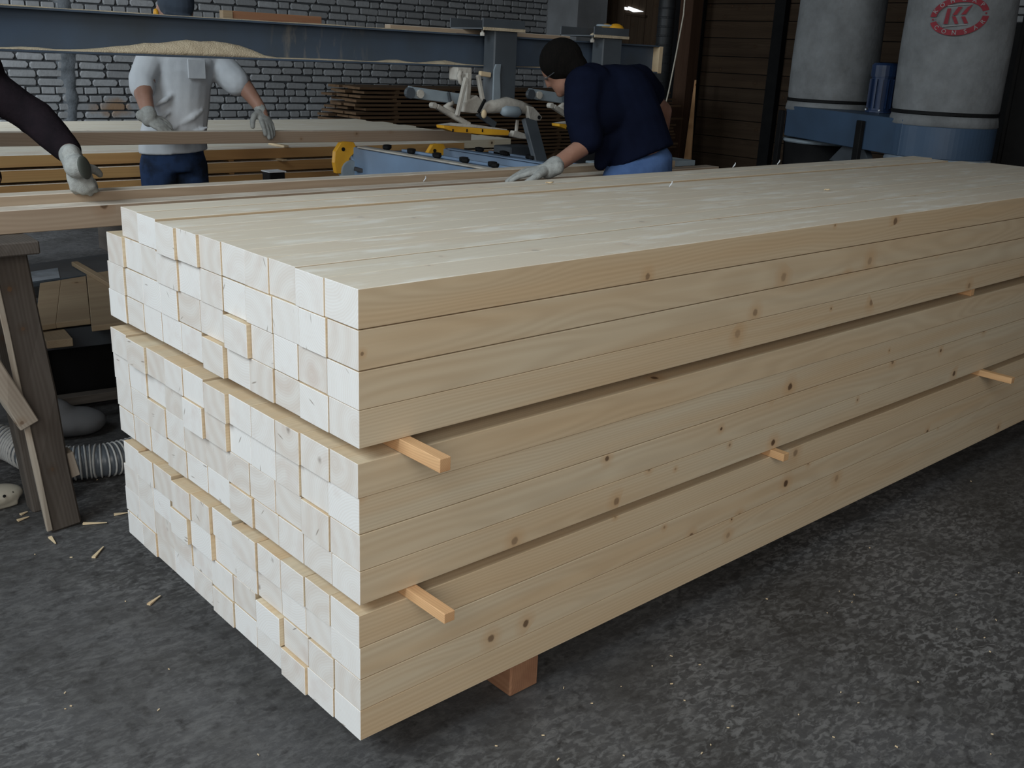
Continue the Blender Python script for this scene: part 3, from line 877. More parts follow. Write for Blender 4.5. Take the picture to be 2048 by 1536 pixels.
# ================================================================== STEEL BEAM OF THE PRESS, WITH SAWDUST ON IT
BY = 2.6; BZ0, BZ1 = 1.376, 1.532; BX0, BX1 = -1.4, 3.83
t = thing('steel_beam', (1.2, BY+.05, BZ0), 'long blue-grey steel beam dusted with sawdust above the men', 'beam')
for nm, lo, hi in (('flange', (BX0, BY, BZ0), (BX1, BY+.1, BZ0+.008)), ('flange', (BX0, BY, BZ1-.008), (BX1, BY+.1, BZ1)), ('web', (BX0, BY+.045, BZ0+.008), (BX1, BY+.053, BZ1-.008))):
    put(MB().box(lo, hi), nm, m_web if nm == 'web' else m_beam, t, bev=.001)
put(MB().box((BX1, BY, BZ0), (BX1+.035, BY+.1, BZ1-.005)), 'end_block', m_strip, t, bev=.002)
# sawdust drifts: one long ridge on each flange
def drift(x0, x1, y0, y1, zb, hf, n=90, flat=.3):
    mb = MB(); rr = random.Random(int(x0*100)+3)
    for i in range(n+1):
        x = x0+(x1-x0)*i/n; h = max(hf(x), .0015)*(1+rr.uniform(-.08, .08))
        for k, (q, hh) in enumerate(((0, .25), (.18, .55), (.5, .85), (.8, 1.0), (1.0, 1.0))):
            mb.v.append((x, y0+(y1-y0)*q, zb+h*hh))
        mb.v.append((x, y1, zb)); mb.v.append((x, y0, zb))
    for i in range(n):
        for j in range(7):
            a = i*7+j; b = i*7+(j+1) % 7
            mb.f.append((a, a+7, b+7, b)); mb.m.append(0)
    return mb
def heap(x):
    h = .004+.002*math.sin(x*9)
    h += .045*math.exp(-((x-1.03)/.17)**2) + .032*math.exp(-((x-.78)/.22)**2)+.02*math.exp(-((x-1.17)/.07)**2)
    h += .012*math.exp(-((x-1.95)/.07)**2)+.012*math.exp(-((x-2.25)/.09)**2)+.007*math.exp(-((x-.32)/.05)**2)
    h += .03*math.exp(-((x-3.35)/.2)**2)
    return h
sd = drift(BX0, BX1, BY+.001, BY+.044, BZ0+.008, heap)
o = put(sd, 'sawdust_drift', m_saw, None, smooth=True); tag(o, 'pale sawdust drift heaped on the lower flange of the steel beam', 'sawdust', kind='stuff')
sd = drift(BX0, 2.3, BY+.001, BY+.05, BZ1, lambda x: .003+.003*abs(math.sin(x*7))*abs(math.sin(x*2.3+1)))
o = put(sd, 'sawdust_drift', m_saw, None, smooth=True); tag(o, 'thin sawdust line along the top of the steel beam', 'sawdust', kind='stuff')
# boards lying on the beam
a = PY(776, 54, BY+.07); b = PY(1136, 74, BY+.07)
bar('loose_board', a.x, b.x, BY+.052, BY+.098, BZ1+.001, BZ1+.022, m_rough, 'pale board lying on the steel beam under the clamp bracket', 'board', 'boards on top of the steel beam')
a = PY(463, 30, BY+.09); b = PY(640, 40, BY+.09)
bar('loose_board', a.x, b.x, BY+.075, BY+.099, BZ1+.001, BZ1+.036, m_bearer, 'rusty brown board on the steel beam beside the capped man', 'board', 'boards on top of the steel beam')
bar('timber_block', a.x-.05, a.x-.003, BY+.07, BY+.1, BZ1+.001, BZ1+.036, m_ply, 'small yellowish wood block at the end of the rusty board', 'block')

# ------------------------------------------------------------------ pneumatic clamps hanging from the beam
def clamp(dx, label, full=True):
    def P(x, y, Y=2.52):
        p = PY(x, y, Y); p.x += dx; return p
    Y0 = 2.50
    t = thing('hanging_clamp', (2.55+dx, 2.55, .95), label, 'clamp', 'clamps hanging from the steel beam')
    a = P(958, 72); b = P(1041, 76)
    # channel across the top of the beam
    zc = BZ1+.024
    mb = MB().box((a.x, 2.49, zc), (b.x, 2.75, zc+.006)).box((a.x, 2.49, zc), (b.x, 2.496, zc+.05)).box((a.x, 2.744, zc), (b.x, 2.75, zc+.05))
    put(mb, 'top_channel', m_hang, t)
    put(MB().box((a.x, 2.485, zc-.004), (b.x, 2.4899, zc+.010)), 'dust_edge', m_saw, t)
    for xx in (a.x+.03, b.x-.03):
        put(MB().lathe((xx, 2.53, zc-.03), [(.012, 0), (.012, .015), (.006, .015), (.006, .03)], 8), 'bolt', m_white, t)
    c0 = P(984, 90); c1 = P(1030, 90)
    put(MB().box((c0.x, 2.50, P(1000, 214).z), (c1.x, 2.585, zc)), 'hanger_box', m_hang, t, bev=.006)
    # curved pale side plate left of the hanger
    pl = [P(985, 128), P(981, 140), P(980, 165), P(979, 205), P(973, 214), P(992, 214), P(994, 190), P(993, 150), P(995, 128)]
    put(MB().prism([Vector((p.x, 2.492, p.z)) for p in pl], (0, .008, 0)), 'side_plate', m_plate, t, bev=.001)
    # knuckle casting with its blue grey cylinder
    put(MB().tube([P(962, 218, 2.5), P(985, 213, 2.5), P(1012, 209, 2.5), P(1040, 214, 2.5), P(1058, 219, 2.5)], [.018, .034, .038, .032, .026], 12), 'knuckle', m_white, t, smooth=True)
    put(MB().tube([P(1003, 222, 2.47), P(1010, 222, 2.47), P(1034, 224, 2.47), P(1039, 224, 2.47)], [.016, .028, .028, .018], 14), 'air_cylinder', m_plate, t, smooth=True)
    br = [P(1040, 210), P(1052, 213), P(1064, 226), P(1069, 233), P(1066, 239), P(1056, 240), P(1044, 236)]
    bk = put(MB().prism([Vector((p.x, 2.46, p.z)) for p in br], (0, .03, 0)), 'pivot_bracket', m_white, t, bev=.002)
    e = P(1062, 233)
    put(MB().lathe((e.x, 2.455, e.z), [(.010, 0), (.010, .006)], 10, axis=(0, 1, 0)), 'pivot_pin', m_black, t)
    # grey strut down to the machine bed
    s0, s1 = P(1057, 236, 2.48), P(1081, 326, 2.40)
    put(MB().beam(s0, s1, .03, .085, up=(1, 0, 0)), 'strut', m_hang, t, bev=.004)
    # yoke and rods, white with dust
    put(MB().box((P(925, 150).x, 2.56, P(930, 162).z), (P(955, 150).x, 2.63, BZ0-.002)), 'mount_block', m_white, t, bev=.006)
    put(MB().tube([P(922, 142), P(918, 152), P(921, 164), P(930, 172)], .012, 8), 'yoke_arm', m_white, t, smooth=True)
    put(MB().beam(P(936, 146), P(932, 220), .03, .03), 'rod', m_white, t, bev=.004)
    put(MB().beam(P(932, 155, 2.47), P(914, 232, 2.47), .02, .022), 'rod', m_white, t, bev=.004)
    put(MB().beam(P(956, 150), P(966, 205), .02, .022), 'rod', m_white, t, bev=.004)
    put(MB().beam(P(959, 147), P(980, 150), .02, .024), 'stub', m_strip, t, bev=.003)
    ft = [P(932, 200), P(950, 190), P(965, 208), P(972, 222), P(958, 226), P(940, 226), P(922, 224), P(924, 208)]
    put(MB().prism([Vector((p.x, 2.5, p.z)) for p in ft], (0, .05, 0)), 'casting', m_white, t, bev=.008, seg=2)
    put(MB().beam(P(970, 199, 2.465), P(957, 225, 2.465), .012, .014), 'dark_lever', m_black, t, bev=.002)
    put(MB().ell(P(968, 228, 2.46), (.016, .012, .022)), 'nut', m_strip, t, smooth=True)
    # upper light blue arm with end roller
    a0, a1 = P(818, 184, 2.56), P(925, 199, 2.56)
    put(MB().beam(a0, a1, .035, .052, up=(0, 0, 1)), 'upper_arm', m_plate, t, bev=.003)
    put(MB().lathe(P(822, 186, 2.53), [(.026, 0), (.026, .02)], 14, axis=(0, 1, 0)), 'end_roller', m_hang, t)
    put(MB().lathe(P(842, 188, 2.53), [(.02, 0), (.02, .012)], 12, axis=(0, 1, 0)), 'arm_boss', m_white, t)
    put(MB().beam(P(897, 184, 2.52), P(903, 216, 2.52), .012, .014), 'lever', m_hang, t, bev=.002)
    # diagonal link down to the yellow shoe
    l0, l1 = P(872, 212, 2.5), P(938, 250, 2.5)
    put(MB().beam(l0, l1, .03, .024), 'link_bar', m_white, t, bev=.004)
    put(MB().lathe(P(870, 211, 2.485), [(.014, 0), (.014, .03)], 10, axis=(0, 1, 0)), 'link_eye', m_white, t)
    put(MB().tube([P(905, 205), P(893, 212), P(905, 222), P(914, 232)], [.014, .018, .016, .01], 8), 'lower_casting', m_white, t, smooth=True)
    # yellow shoe with black dashes
    s = [P(872, 249), P(1002, 259), P(1004, 262), P(1001, 269), P(960, 268), P(893, 262), P(873, 255)]
    sh = put(MB().prism([Vector((p.x, 2.46, p.z)) for p in s], (0, .06, 0)), 'yellow_shoe', m_yellow, t, bev=.002)
    s = [P(873, 248.5), P(1000, 258.5), P(1000, 257), P(940, 248), P(900, 245)]
    put(MB().prism([Vector((p.x, 2.465, p.z)) for p in s], (0, .05, 0)), 'dust_cap', m_white, t)
    for x in (906, 934, 965):
        q = P(x, 261, 2.459)
        put(MB().box((q.x-.004, 2.4575, q.z-.007), (q.x+.003, 2.46, q.z+.007)), 'mark', m_black, sh)
    # small links right of the shoe
    put(MB().beam(P(1002, 264), P(1018, 268), .02, .018), 'toggle', m_white, t, bev=.003)
    tb = [P(1018, 260), P(1028, 262), P(1052, 270), P(1052, 278), P(1030, 276), P(1014, 272)]
    put(MB().prism([Vector((p.x, 2.48, p.z)) for p in tb], (0, .03, 0)), 'toggle_plate', m_white, t, bev=.003)
    put(MB().beam(P(1035, 240), P(1032, 264), .014, .014), 'toggle_rod', m_white, t, bev=.002)
    # little underside tie
    put(MB().beam(P(955, 226), P(990, 250), .02, .03), 'tie', m_hang, t, bev=.003)
    return t
clamp(0, 'dusty pneumatic clamp with a yellow shoe, hanging left of the navy shirted man')
clamp(.78, 'second pneumatic clamp, half hidden behind the navy shirted man')
# sawdust and ear defenders on the second clamp
mb = MB(); p = PY(1205, 72, 2.5)
mb.ell(PY(1215, 72, 2.55)+Vector((0, 0, 0)), (.13, .05, .022)); mb.ell(PY(1232, 70, 2.56), (.07, .05, .03))
o = put(mb, 'sawdust_heap', m_saw, None, smooth=True); tag(o, 'small sawdust heap on top of the second clamp bracket', 'sawdust', kind='stuff')
p = PY(1232, 60, 2.60)
t = thing('ear_defenders', (p.x, p.y, p.z), 'yellow ear defenders resting on the second clamp bracket', 'ear defenders')
put(MB().ell(p+Vector((0, 0, 0)), (.055, .04, .034)), 'cup', m_yellow, t, smooth=True)
put(MB().ell(p+Vector((.03, .1, .0)), (.05, .04, .034)), 'cup', m_yellow, t, smooth=True)
hb = [p+Vector((-.015-.07*math.sin(a), .05-.05*math.cos(a)*1.0, .02+.0*a)) for a in [i*PI/12 for i in range(13)]]
put(MB().tube(hb, .006, 8), 'headband', m_plate, t, smooth=True)

# ------------------------------------------------------------------ light blue machine arms with yellow hooks
def machine():
    t = thing('press_bed', (2.3, 2.5, 0), 'light blue steel press bed with yellow hooks under the carried bar', 'machine')
    for k, (x, zt, y1) in enumerate(((1.995, .953, 3.10), (2.62, .925, 3.14))):
        a = put(MB().box((x, 1.86, .74), (x+.10, y1-.02, zt)), 'arm', m_blue, t, bev=.004)
        # pale top lip and a dusty rail with black rollers
        put(MB().box((x-.012, 1.86, zt), (x+.035, y1-.1, zt+.008)), 'rail', m_white if k == 0 else m_blue, t, bev=.002)
        put(MB().box((x+.10, 1.86, zt-.02), (x+.21, y1-.2, zt-.008)), 'side_tray', m_beam, t, bev=.002)
        put(MB().box((x+.16, 1.9, zt-.008), (x+.185, y1-.25, zt+.004)), 'side_rail', m_blue, t, bev=.002)
        y = 2.0
        while y < y1-.2:
            put(MB().lathe((x+.06, y, zt+.012), [(.008, -.012), (.020, 0), (.020, .012), (.01, .014)], 10), 'roller', m_black, t)
            put(MB().lathe((x+.15, y+.12, zt), [(.008, -.012), (.022, 0), (.022, .016), (.01, .018)], 10), 'roller', m_black, t)
            y += .21
        # yellow hook at the far end of the arm
        q = [(680, 285), (689, 283), (706, 284), (710, 292), (708, 305), (697, 316), (694, 347), (671, 347), (667, 325), (669, 303)]
        pts = [PY(u, v, 3.06) for u, v in q]
        cx = sum(p.x for p in pts)/len(pts)
        pts = [Vector((p.x+(x-1.995)*1.0, y1-.05, p.z+(zt-.953))) for p in pts]
        hk = put(MB().prism(pts, (0, .03, 0)), 'yellow_hook', m_yellow, t, bev=.003)
        for u, v in ((684, 298), (686, 336)):
            p = PY(u, v, 3.06)
            put(MB().lathe((p.x+(x-1.995), y1-.055, p.z+(zt-.953)), [(.010, 0), (.010, .006)], 10, axis=(0, 1, 0)), 'hook_bolt', m_black, hk)
        put(MB().lathe((x-.02, y1-.06, .83), [(.055, 0), (.06, .02), (.05, .05)], 16, axis=(0, 1, 0)), 'pivot', m_plate, t)
        put(MB().beam((x-.03, y1-.1, .85), (x+.05, y1-.16, .83), .02, .02), 'latch', m_dark, t, bev=.002)
        for yy in (1.95, 2.95):
            put(MB().box((x+.01, yy, 0), (x+.09, yy+.08, .74)), 'leg', m_blue, t, bev=.004)
    put(MB().box((2.0, 2.45, .60), (3.6, 2.55, .74)), 'cross_beam', m_blue, t, bev=.004)
    # grey pneumatic foot at the hind arm
    put(MB().box((2.78, 2.7, .90), (2.98, 2.85, .965)), 'valve_block', m_hang, t, bev=.006)
    put(MB().box((2.95, 2.2, .885), (3.35, 2.3, .93)), 'side_plate', m_plate, t, bev=.004)
    put(MB().lathe((3.12, 2.05, .93), [(.10, 0), (.10, .02), (.06, .03)], 20), 'round_foot', m_hang, t)
    put(MB().beam((3.16, 2.1, .95), (3.36, 2.15, 1.08), .05, .05), 'grey_elbow', m_hang, t, bev=.004)
machine()
# bar carried by the man
z0, z1 = .985, 1.042
o = bar('carried_bar', -.95, 2.83, 3.10, 3.155, z0, z1, m_rough, 'rough pine bar held by the man in the white shirt', 'beam', end=m_rough)
o.rotation_euler = (0, .0105, 0)
o.location.z += .020
# scraps on the bar stacks
tag(plank('offcut', PZ(541, 287, .887), PZ(573, 293, .887), .03, .012, m_strip), 'yellow splintered offcut on the layered lumber right of the man', 'offcut', 'offcuts on the layered lumber')
tag(plank('offcut', Vector((PY(556, 316, 3.8).x, 3.9, .8155)), Vector((PY(568, 318, 3.75).x, 3.74, .8155)), .03, .012, m_strip), 'short pale offcut sticking out of a gap in the layered lumber', 'offcut', 'offcuts on the layered lumber')
a = PY(530, 346, 3.35)
mb = MB().box((a.x, 3.3, a.z-.06), (a.x+.09, 3.38, a.z+.006), 0)
t = put(mb, 'dark_box', m_black, None, bev=.004); tag(t, 'small dark box with a pale lid beyond the sawhorse bars', 'box')
put(MB().box((a.x-.004, 3.296, a.z+.0065), (a.x+.094, 3.384, a.z+.012)), 'lid', m_tee, t)
tag(put(MB().box((a.x-.1, 3.2, 0), (a.x+.2, 3.5, a.z-.0605)), 'crate', m_old, None, bev=.004), 'old crate under the small dark box, hidden by the bars', 'crate')

# ================================================================== LAYERED LUMBER BEHIND THE MAN
m_lum0 = m_orange
ly = [(.880, .822), (.809, .751), (.738, .680), (.667, .609), (.596, .538)]
for k, (zt, zb) in enumerate(ly):
    nb = 13 if k == 0 else 5
    for i in range(nb):
        y0 = 3.80+i*.157
        xe = 3.86+random.uniform(-.06, .05)-(0.55 if i < 1 else .0)
        if k: xe -= .05
        if k == 0:
            lab = 'sunny yellow plank, %s from the front in the top layer behind the man' % (ORD[i+1])
        else:
            lab = '%s orange plank, %s from the front, %s layer of the lumber behind the man' % ('warm', ORD[i+1], ORD[k+1])
        if i == 0:
            lab = ('front edge plank of the %s layer in the lumber behind the man' % (['top', 'second', 'third', 'fourth', 'fifth'][k]))
        bar('lumber_plank', -1.6+random.uniform(-.05, .05), xe, y0, y0+.15, zb, zt, m_orange if k else m_lum0 if i == 0 else m_pale, lab, 'plank', 'planks of the layered lumber')
for k in range(5):
    zt = ly[k][1]; zb = ly[k+1][0] if k < 4 else .46
    for q, x in enumerate((-1.2, .1, 1.7, 3.1)):
        if k == 4:
            o = plank('bearer', (x, 3.82, zt/2), (x, 5.8, zt/2), .12, zt-.001, m_old)
            tag(o, 'bearer under the layered lumber behind the man, %s from its left end' % ORD[q+1], 'bearer', 'bearers under the layered lumber')
        else:
            o = plank('sticker', (x, 3.83, (zt+zb)/2), (x, 5.8, (zt+zb)/2), .03, zt-zb-.001, m_orange, bev=0)
            tag(o, 'thin sticker under the %s layer behind the man, %s from the left end' % (ORD[k+1] if k else 'top', ORD[q+1]), 'sticker', 'stickers in the layered lumber')

# ================================================================== WEATHERED BOARD PILE BY THE BRICK WALL
pitch = .037
for k in range(18):
    zt = 1.105-k*pitch
    nb = 3
    for i in range(nb):
        y0 = 6.5+i*.2+random.uniform(-.004, .004)
        if zt < .1: break
        x0 = 4.33+random.uniform(-.06, .10)-.012*k*.5
        bar('weathered_board', x0, 9.0-random.uniform(0, .4), y0, y0+.19, zt-.021, zt, m_weather,
            'weathered brown board, %s layer, %s from front, in the pile by the brick wall' % (ORD[k+1] if k else 'top', ORD[i+1]), 'board', 'weathered boards piled by the brick wall', bev=0)
    if zt < .1: break
    for q, x in enumerate((4.75, 5.45, 6.9, 8.3)):
        if k == 17:
            o = plank('bearer', (x, 6.5, (zt-.021)/2), (x, 7.1, (zt-.021)/2), .12, zt-.022, m_weather, bev=0)
            tag(o, 'tall bearer under the weathered pile, %s from its left end' % ORD[q+1], 'bearer', 'bearers under the weathered pile')
        else:
            o = plank('sticker', (x+random.uniform(-.03, .03), 6.51, zt-.029), (x, 7.1, zt-.029), .04, .0155, m_weather, bev=0)
            tag(o, 'dark sticker under the %s weathered board layer, %s from the left end of the pile' % (ORD[k+1] if k else 'top', ORD[q+1]), 'sticker', 'stickers in the weathered pile')
# ================================================================== DUST COLLECTOR
def collector():
    DR, DL = 6.55, 7.9
    cr = PD(1887, 235, DR); cl = PD(1660, 205, DL)
    cr = Vector((cr.x, cr.y, 1.17)); cl = Vector((cl.x, cl.y, 1.17))
    R = .325
    t = thing('dust_collector', ((cr.x+cl.x)/2, (cr.y+cl.y)/2, 0), 'twin bag dust collector with white cloth bags over a blue duct box', 'dust collector')
    rr = random.Random(3)
    def bag(c, seed):
        n, k = 56, 40
        mb = MB(); ph = [rr.uniform(0, 6) for _ in range(6)]
        for i in range(k+1):
            q = i/k; z = c.z+.03+q*1.45
            for j in range(n):
                a = 2*PI*j/n
                r = R*(1+.012*math.sin(3*a+ph[0]+q*2)+.008*math.sin(7*a+ph[1])+.012*math.sin(q*9+ph[2]+2*a)*math.sin(q*4))
                if i == 0: r = R*.97
                elif i == 1: r = R*1.005
                if q > .93: r *= math.cos((q-.93)/.07*1.2)
                mb.v.append((c.x+r*math.cos(a), c.y+r*math.sin(a), z))
        for i in range(k):
            for j in range(n):
                a = i*n+j; b = i*n+(j+1) % n
                mb.f.append((a, b, b+n, a+n)); mb.m.append(0)
        mb.f.append(tuple(k*n+j for j in range(n))); mb.m.append(0)
        b = put(mb, 'filter_bag', m_bag, t, smooth=True)
        put(MB().lathe((c.x, c.y, c.z+.026), [(R*1.0, 0), (R*1.02, .004), (R*1.02, .020), (R*1.0, .024)], 48), 'band', m_black, b)
        put(MB().lathe((c.x, c.y, c.z-.045), [(R*1.0, 0), (R*1.035, .01), (R*1.02, .045), (R*1.0, .07)], 48), 'bag_hem', m_bag, b, smooth=True)
        return b
    bl = bag(cl, 1); br = bag(cr, 2)
    # seam on the left bag
    d = (CAM-cl); a0 = math.atan2(d.y, d.x)+.0
    put(MB().beam((cl.x+R*1.012*math.cos(a0), cl.y+R*1.012*math.sin(a0), 1.22), (cl.x+R*1.012*math.cos(a0), cl.y+R*1.012*math.sin(a0), 2.6), .008, .012), 'seam', m_bag, bl)
    # red oval print on the right bag: everything is laid out in the print's own plane and wrapped on the cloth
    d = (CAM-cr); ac = math.atan2(d.y, d.x)
    mpx = DR/F*.97                                  # metres per image pixel at the bag
    zc0 = PD(1884, 34, DR-.3).z
    ua = (1884-1887)*mpx
    tilt = math.radians(8.6)
    def wrap(u, v, lift=.004):
        # image-like u right, v up, in metres
        uu = u*math.cos(tilt)-v*math.sin(tilt); vv = u*math.sin(tilt)+v*math.cos(tilt)
        a = ac + (uu+ua)/R
        rad = R*1.02+lift
        return Vector((cr.x+rad*math.cos(a), cr.y+rad*math.sin(a), zc0+vv))
    def patch(quads, name, mat, parent, lift=.004, sub=6):
        mb = MB()
        for q in quads:
            o = len(mb.v)
            for i in range(sub+1):
                for j in range(sub+1):
                    s_, t_ = i/sub, j/sub
                    a = Vector(q[0]).lerp(Vector(q[1]), s_); b = Vector(q[3]).lerp(Vector(q[2]), s_)
                    p = a.lerp(b, t_)
                    mb.v.append(tuple(wrap(p.x, p.y, lift)))
            for i in range(sub):
                for j in range(sub):
                    k = o+i*(sub+1)+j
                    mb.f.append((k, k+sub+1, k+sub+2, k+1)); mb.m.append(0)
        return put(mb, name, mat, parent)
    A, B, a_, b_ = 53*mpx, 35*mpx, 41*mpx, 25*mpx
    def arc(t0, t1, n=24):
        out = []
        for i in range(n):
            q0 = t0+(t1-t0)*i/n; q1 = t0+(t1-t0)*(i+1)/n
            out.append(((A*math.cos(q0), B*math.sin(q0)), (A*math.cos(q1), B*math.sin(q1)), (a_*math.cos(q1), b_*math.sin(q1)), (a_*math.cos(q0), b_*math.sin(q0))))
        return out
    logo = patch(arc(math.radians(9), math.radians(171)), 'printed_arc', m_red, br, sub=2)
    patch(arc(math.radians(189), math.radians(351)), 'printed_arc', m_red, br, sub=2)
    s = 1/6.4*mpx
    def pq(pts):   # pixel corners of the enlarged print -> untilted print plane
        out = []
        for x, y in pts:
            u, v = (x-668)*s, -(y-212)*s
            out.append((u*math.cos(-tilt)-v*math.sin(-tilt), u*math.sin(-tilt)+v*math.cos(-tilt)))
        return out
    patch([pq(q) for q in ([(525, 128), (566, 124), (556, 305), (505, 308)], [(640, 108), (690, 104), (638, 200), (590, 206)], [(745, 106), (797, 76), (738, 190), (684, 196)],
          [(588, 216), (630, 215), (672, 298), (634, 305)], [(690, 216), (733, 214), (778, 290), (736, 298)])], 'printed_letters', m_red, br)
    patch([pq(q) for q in ([(520, 92), (800, 66), (800, 74), (520, 102)], [(495, 330), (770, 300), (770, 308), (495, 342)])], 'printed_line', m_print, br, lift=.0035)
    for u in (-1, 1):
        c = (u*47*mpx, 0); h = 1.6*mpx
        patch([[(c[0]-h, c[1]-h), (c[0]+h, c[1]-h), (c[0]+h, c[1]+h), (c[0]-h, c[1]+h)]], 'printed_dot', m_red, br, sub=1)
    def letters(text, top):
        mb = MB()
        n = len(text)
        for i, ch in enumerate(text):
            cu = bpy.data.curves.new('t', 'FONT'); cu.body = ch; cu.align_x = 'CENTER'; cu.align_y = 'CENTER'; cu.size = 11*mpx; cu.offset = .0004
            to = bpy.data.objects.new('t', cu); COL.objects.link(to)
            dg = bpy.context.evaluated_depsgraph_get(); dg.update()
            me = bpy.data.meshes.new_from_object(to.evaluated_get(dg))
            q = math.radians(152-120*i/(n-1)) if top else math.radians(212+118*i/(n-1))
            cx, cy = (A+a_)/2*math.cos(q), (B+b_)/2*math.sin(q)
            tx, ty = -(A)*math.sin(q), B*math.cos(q)
            rot = math.atan2(ty, tx) + (PI if top else 0)
            mb.add([wrap(cx+v.co.x*math.cos(rot)-v.co.y*math.sin(rot), cy+v.co.x*math.sin(rot)+v.co.y*math.cos(rot), .006) for v in me.vertices], [tuple(p.vertices) for p in me.polygons])
            bpy.data.objects.remove(to); bpy.data.curves.remove(cu); bpy.data.meshes.remove(me)
        put(mb, 'printed_letters', m_print, br)
    letters('KOHCAP', True); letters('CONSAR', False)
    # blue drums and the box between them
    put(MB().lathe((cl.x, cl.y, .94), [(R*.98, 0), (R*1.0, .005), (R*1.0, .205), (R*.98, .21)], 72), 'drum', m_duct_blue, t)
    put(MB().lathe((cr.x, cr.y, .93), [(R*1.0, 0), (R*1.02, .005), (R*1.02, .195), (R*1.0, .2)], 72), 'drum', m_duct_blue, t)
    ax = (cl-cr).normalized(); sd = Vector((ax.y, -ax.x, 0))
    if sd.dot(CAM-cr) < 0: sd = -sd
    mid = (cl+cr)/2
    put(MB().obox(Vector((mid.x, mid.y, 1.045))+sd*.16, ax*(cl-cr).length*.54, sd*.17, Vector((0, 0, .115))), 'duct_box', m_duct_blue, t, bev=.004)
    # plastic waste bags and their hoops
    put(MB().lathe((cr.x, cr.y, .80), [(R*.9, 0), (R*1.0, .04), (R*.97, .07), (R*1.03, .10), (R*1.0, .13)], 40), 'waste_bag', m_film, t, smooth=True)
    put(MB().lathe((cr.x, cr.y, .15), [(R*.75, 0), (R*.95, .15), (R*.92, .4), (R*.97, .65)], 32), 'waste_bag', m_film, t, smooth=True)
    put(MB().lathe((cl.x, cl.y, .15), [(R*.75, 0), (R*.95, .15), (R*.92, .4), (R*.97, .73)], 32), 'waste_bag', m_black, t, smooth=True)
    put(MB().lathe((cl.x, cl.y, .885), [(R*.99, 0), (R*1.02, .01), (R*1.02, .018), (R*.99, .028)], 40), 'hoop', m_plate, t)
    mm = mid+sd*.2
    put(MB().prism([Vector((mm.x, mm.y, .93))+ax*.02, Vector((mm.x, mm.y, .93))-ax*.25, Vector((mm.x, mm.y, .80))-ax*.38, Vector((mm.x, mm.y, .80))+ax*.2], sd*.05), 'hopper', m_hang, t, bev=.004)
    # flat black legs bolted on
    for c, off in ((cr, ax*(.40)), (cl, ax*(-.0)+ax*.10)):
        q = c+sd*(R+.025)+off*(1 if c is cr else 1)
        put(MB().beam((q.x, q.y, 0), (q.x, q.y, 1.12), .07, .03, up=sd), 'leg', m_black, t, bev=.004)
        q = c-sd*(R+.02)+off
        put(MB().beam((q.x, q.y, 0), (q.x, q.y, 1.12), .07, .03, up=sd), 'leg', m_black, t, bev=.004)
    # motor on the box
    mp = PD(1762, 200, 7.25); mp = Vector((mp.x, mp.y, 1.162))
    mo = put(MB().lathe(mp, [(.10, 0), (.10, .012), (.082, .014), (.085, .24), (.09, .242), (.09, .25)], 24), 'motor', m_motor, t)
    put(MB().lathe(mp+Vector((0, 0, .25)), [(.095, 0), (.095, .075), (.08, .09), (.02, .095)], 24), 'fan_cover', m_motor, mo, smooth=False)
    for k in range(14):
        a = 2*PI*k/14
        put(MB().obox(mp+Vector((.09*math.cos(a), .09*math.sin(a), .13)), (.007*math.cos(a), .007*math.sin(a), 0), (-.002*math.sin(a), .002*math.cos(a), 0), (0, 0, .10)), 'fin', m_motor, mo)
    for k in range(4):
        a = 2*PI*(k+.3)/4
        put(MB().lathe(mp+Vector((.095*math.cos(a), .095*math.sin(a), .012)), [(.009, 0), (.009, .01)], 8), 'bolt', m_chrome, mo)
collector()

# dark tall cabinet at the right edge
c = PD(2012, 250, 7.0)
d = Vector((c.x-CAM.x, c.y-CAM.y, 0)).normalized(); s = Vector((d.y, -d.x, 0))
t = thing('metal_cabinet', (c.x+s.x*.45, c.y+s.y*.45, 0), 'tall black cabinet beside the right dust bag at the frame edge', 'cabinet')
base = Vector((c.x, c.y, 0))+s*.42+d*.25
ztop_c = PD(2010, 24, 7.0).z
put(MB().obox(base+Vector((0, 0, ztop_c/2)), s*.44, d*.25, Vector((0, 0, ztop_c/2))), 'carcass', m_black, t, bev=.006)
for k in (-1, 1):
    dr = put(MB().obox(base+s*.21*k-d*.26+Vector((0, 0, ztop_c/2)), s*.2, d*.009, Vector((0, 0, ztop_c/2-.05))), 'door', m_black, t, bev=.003)
    put(MB().obox(base+s*.05*k-d*.285+Vector((0, 0, 1.0)), s*.008, d*.015, Vector((0, 0, .07))), 'handle', m_dark, dr, bev=.002)
# upright spiral duct
p0, p1 = PY(1345, 0, 5.6), PY(1310, 192, 5.6)
t = thing('spiral_duct', (p1.x, p1.y, 0), 'dark ribbed spiral duct standing beside the brown post', 'duct')
xx = (p0.x+p1.x)/2
put(MB().tube([(xx, 5.6, 0.02), (xx, 5.6, 3.6)], .085, 20), 'duct_tube', m_spiral, t, smooth=True)
mb = MB()
for k in range(40):
    z = .1+k*.088
    mb.lathe((xx, 5.6, z), [(.085, 0), (.090, .006), (.090, .012), (.085, .018)], 20)
put(mb, 'rib', m_spiral, t)
put(MB().lathe((xx, 5.6, 0), [(.13, 0), (.13, .02)], 20), 'foot_flange', m_spiral, t)
# hanging white rope and hose strap
ra = [PY(1372, -30, 5.0), PY(1367, 30, 5.0), PY(1352, 110, 5.0), PY(1338, 180, 5.0), PY(1330, 214, 5.0)]
ra = [Vector((ra[0].x, 5.0, 4.59)), *ra]
ra[0].x = ra[1].x+.25
tag(put(MB().tube(ra, .007, 8), 'rope', m_rope, None, smooth=True), 'slack white rope hanging in front of the brown post', 'rope')
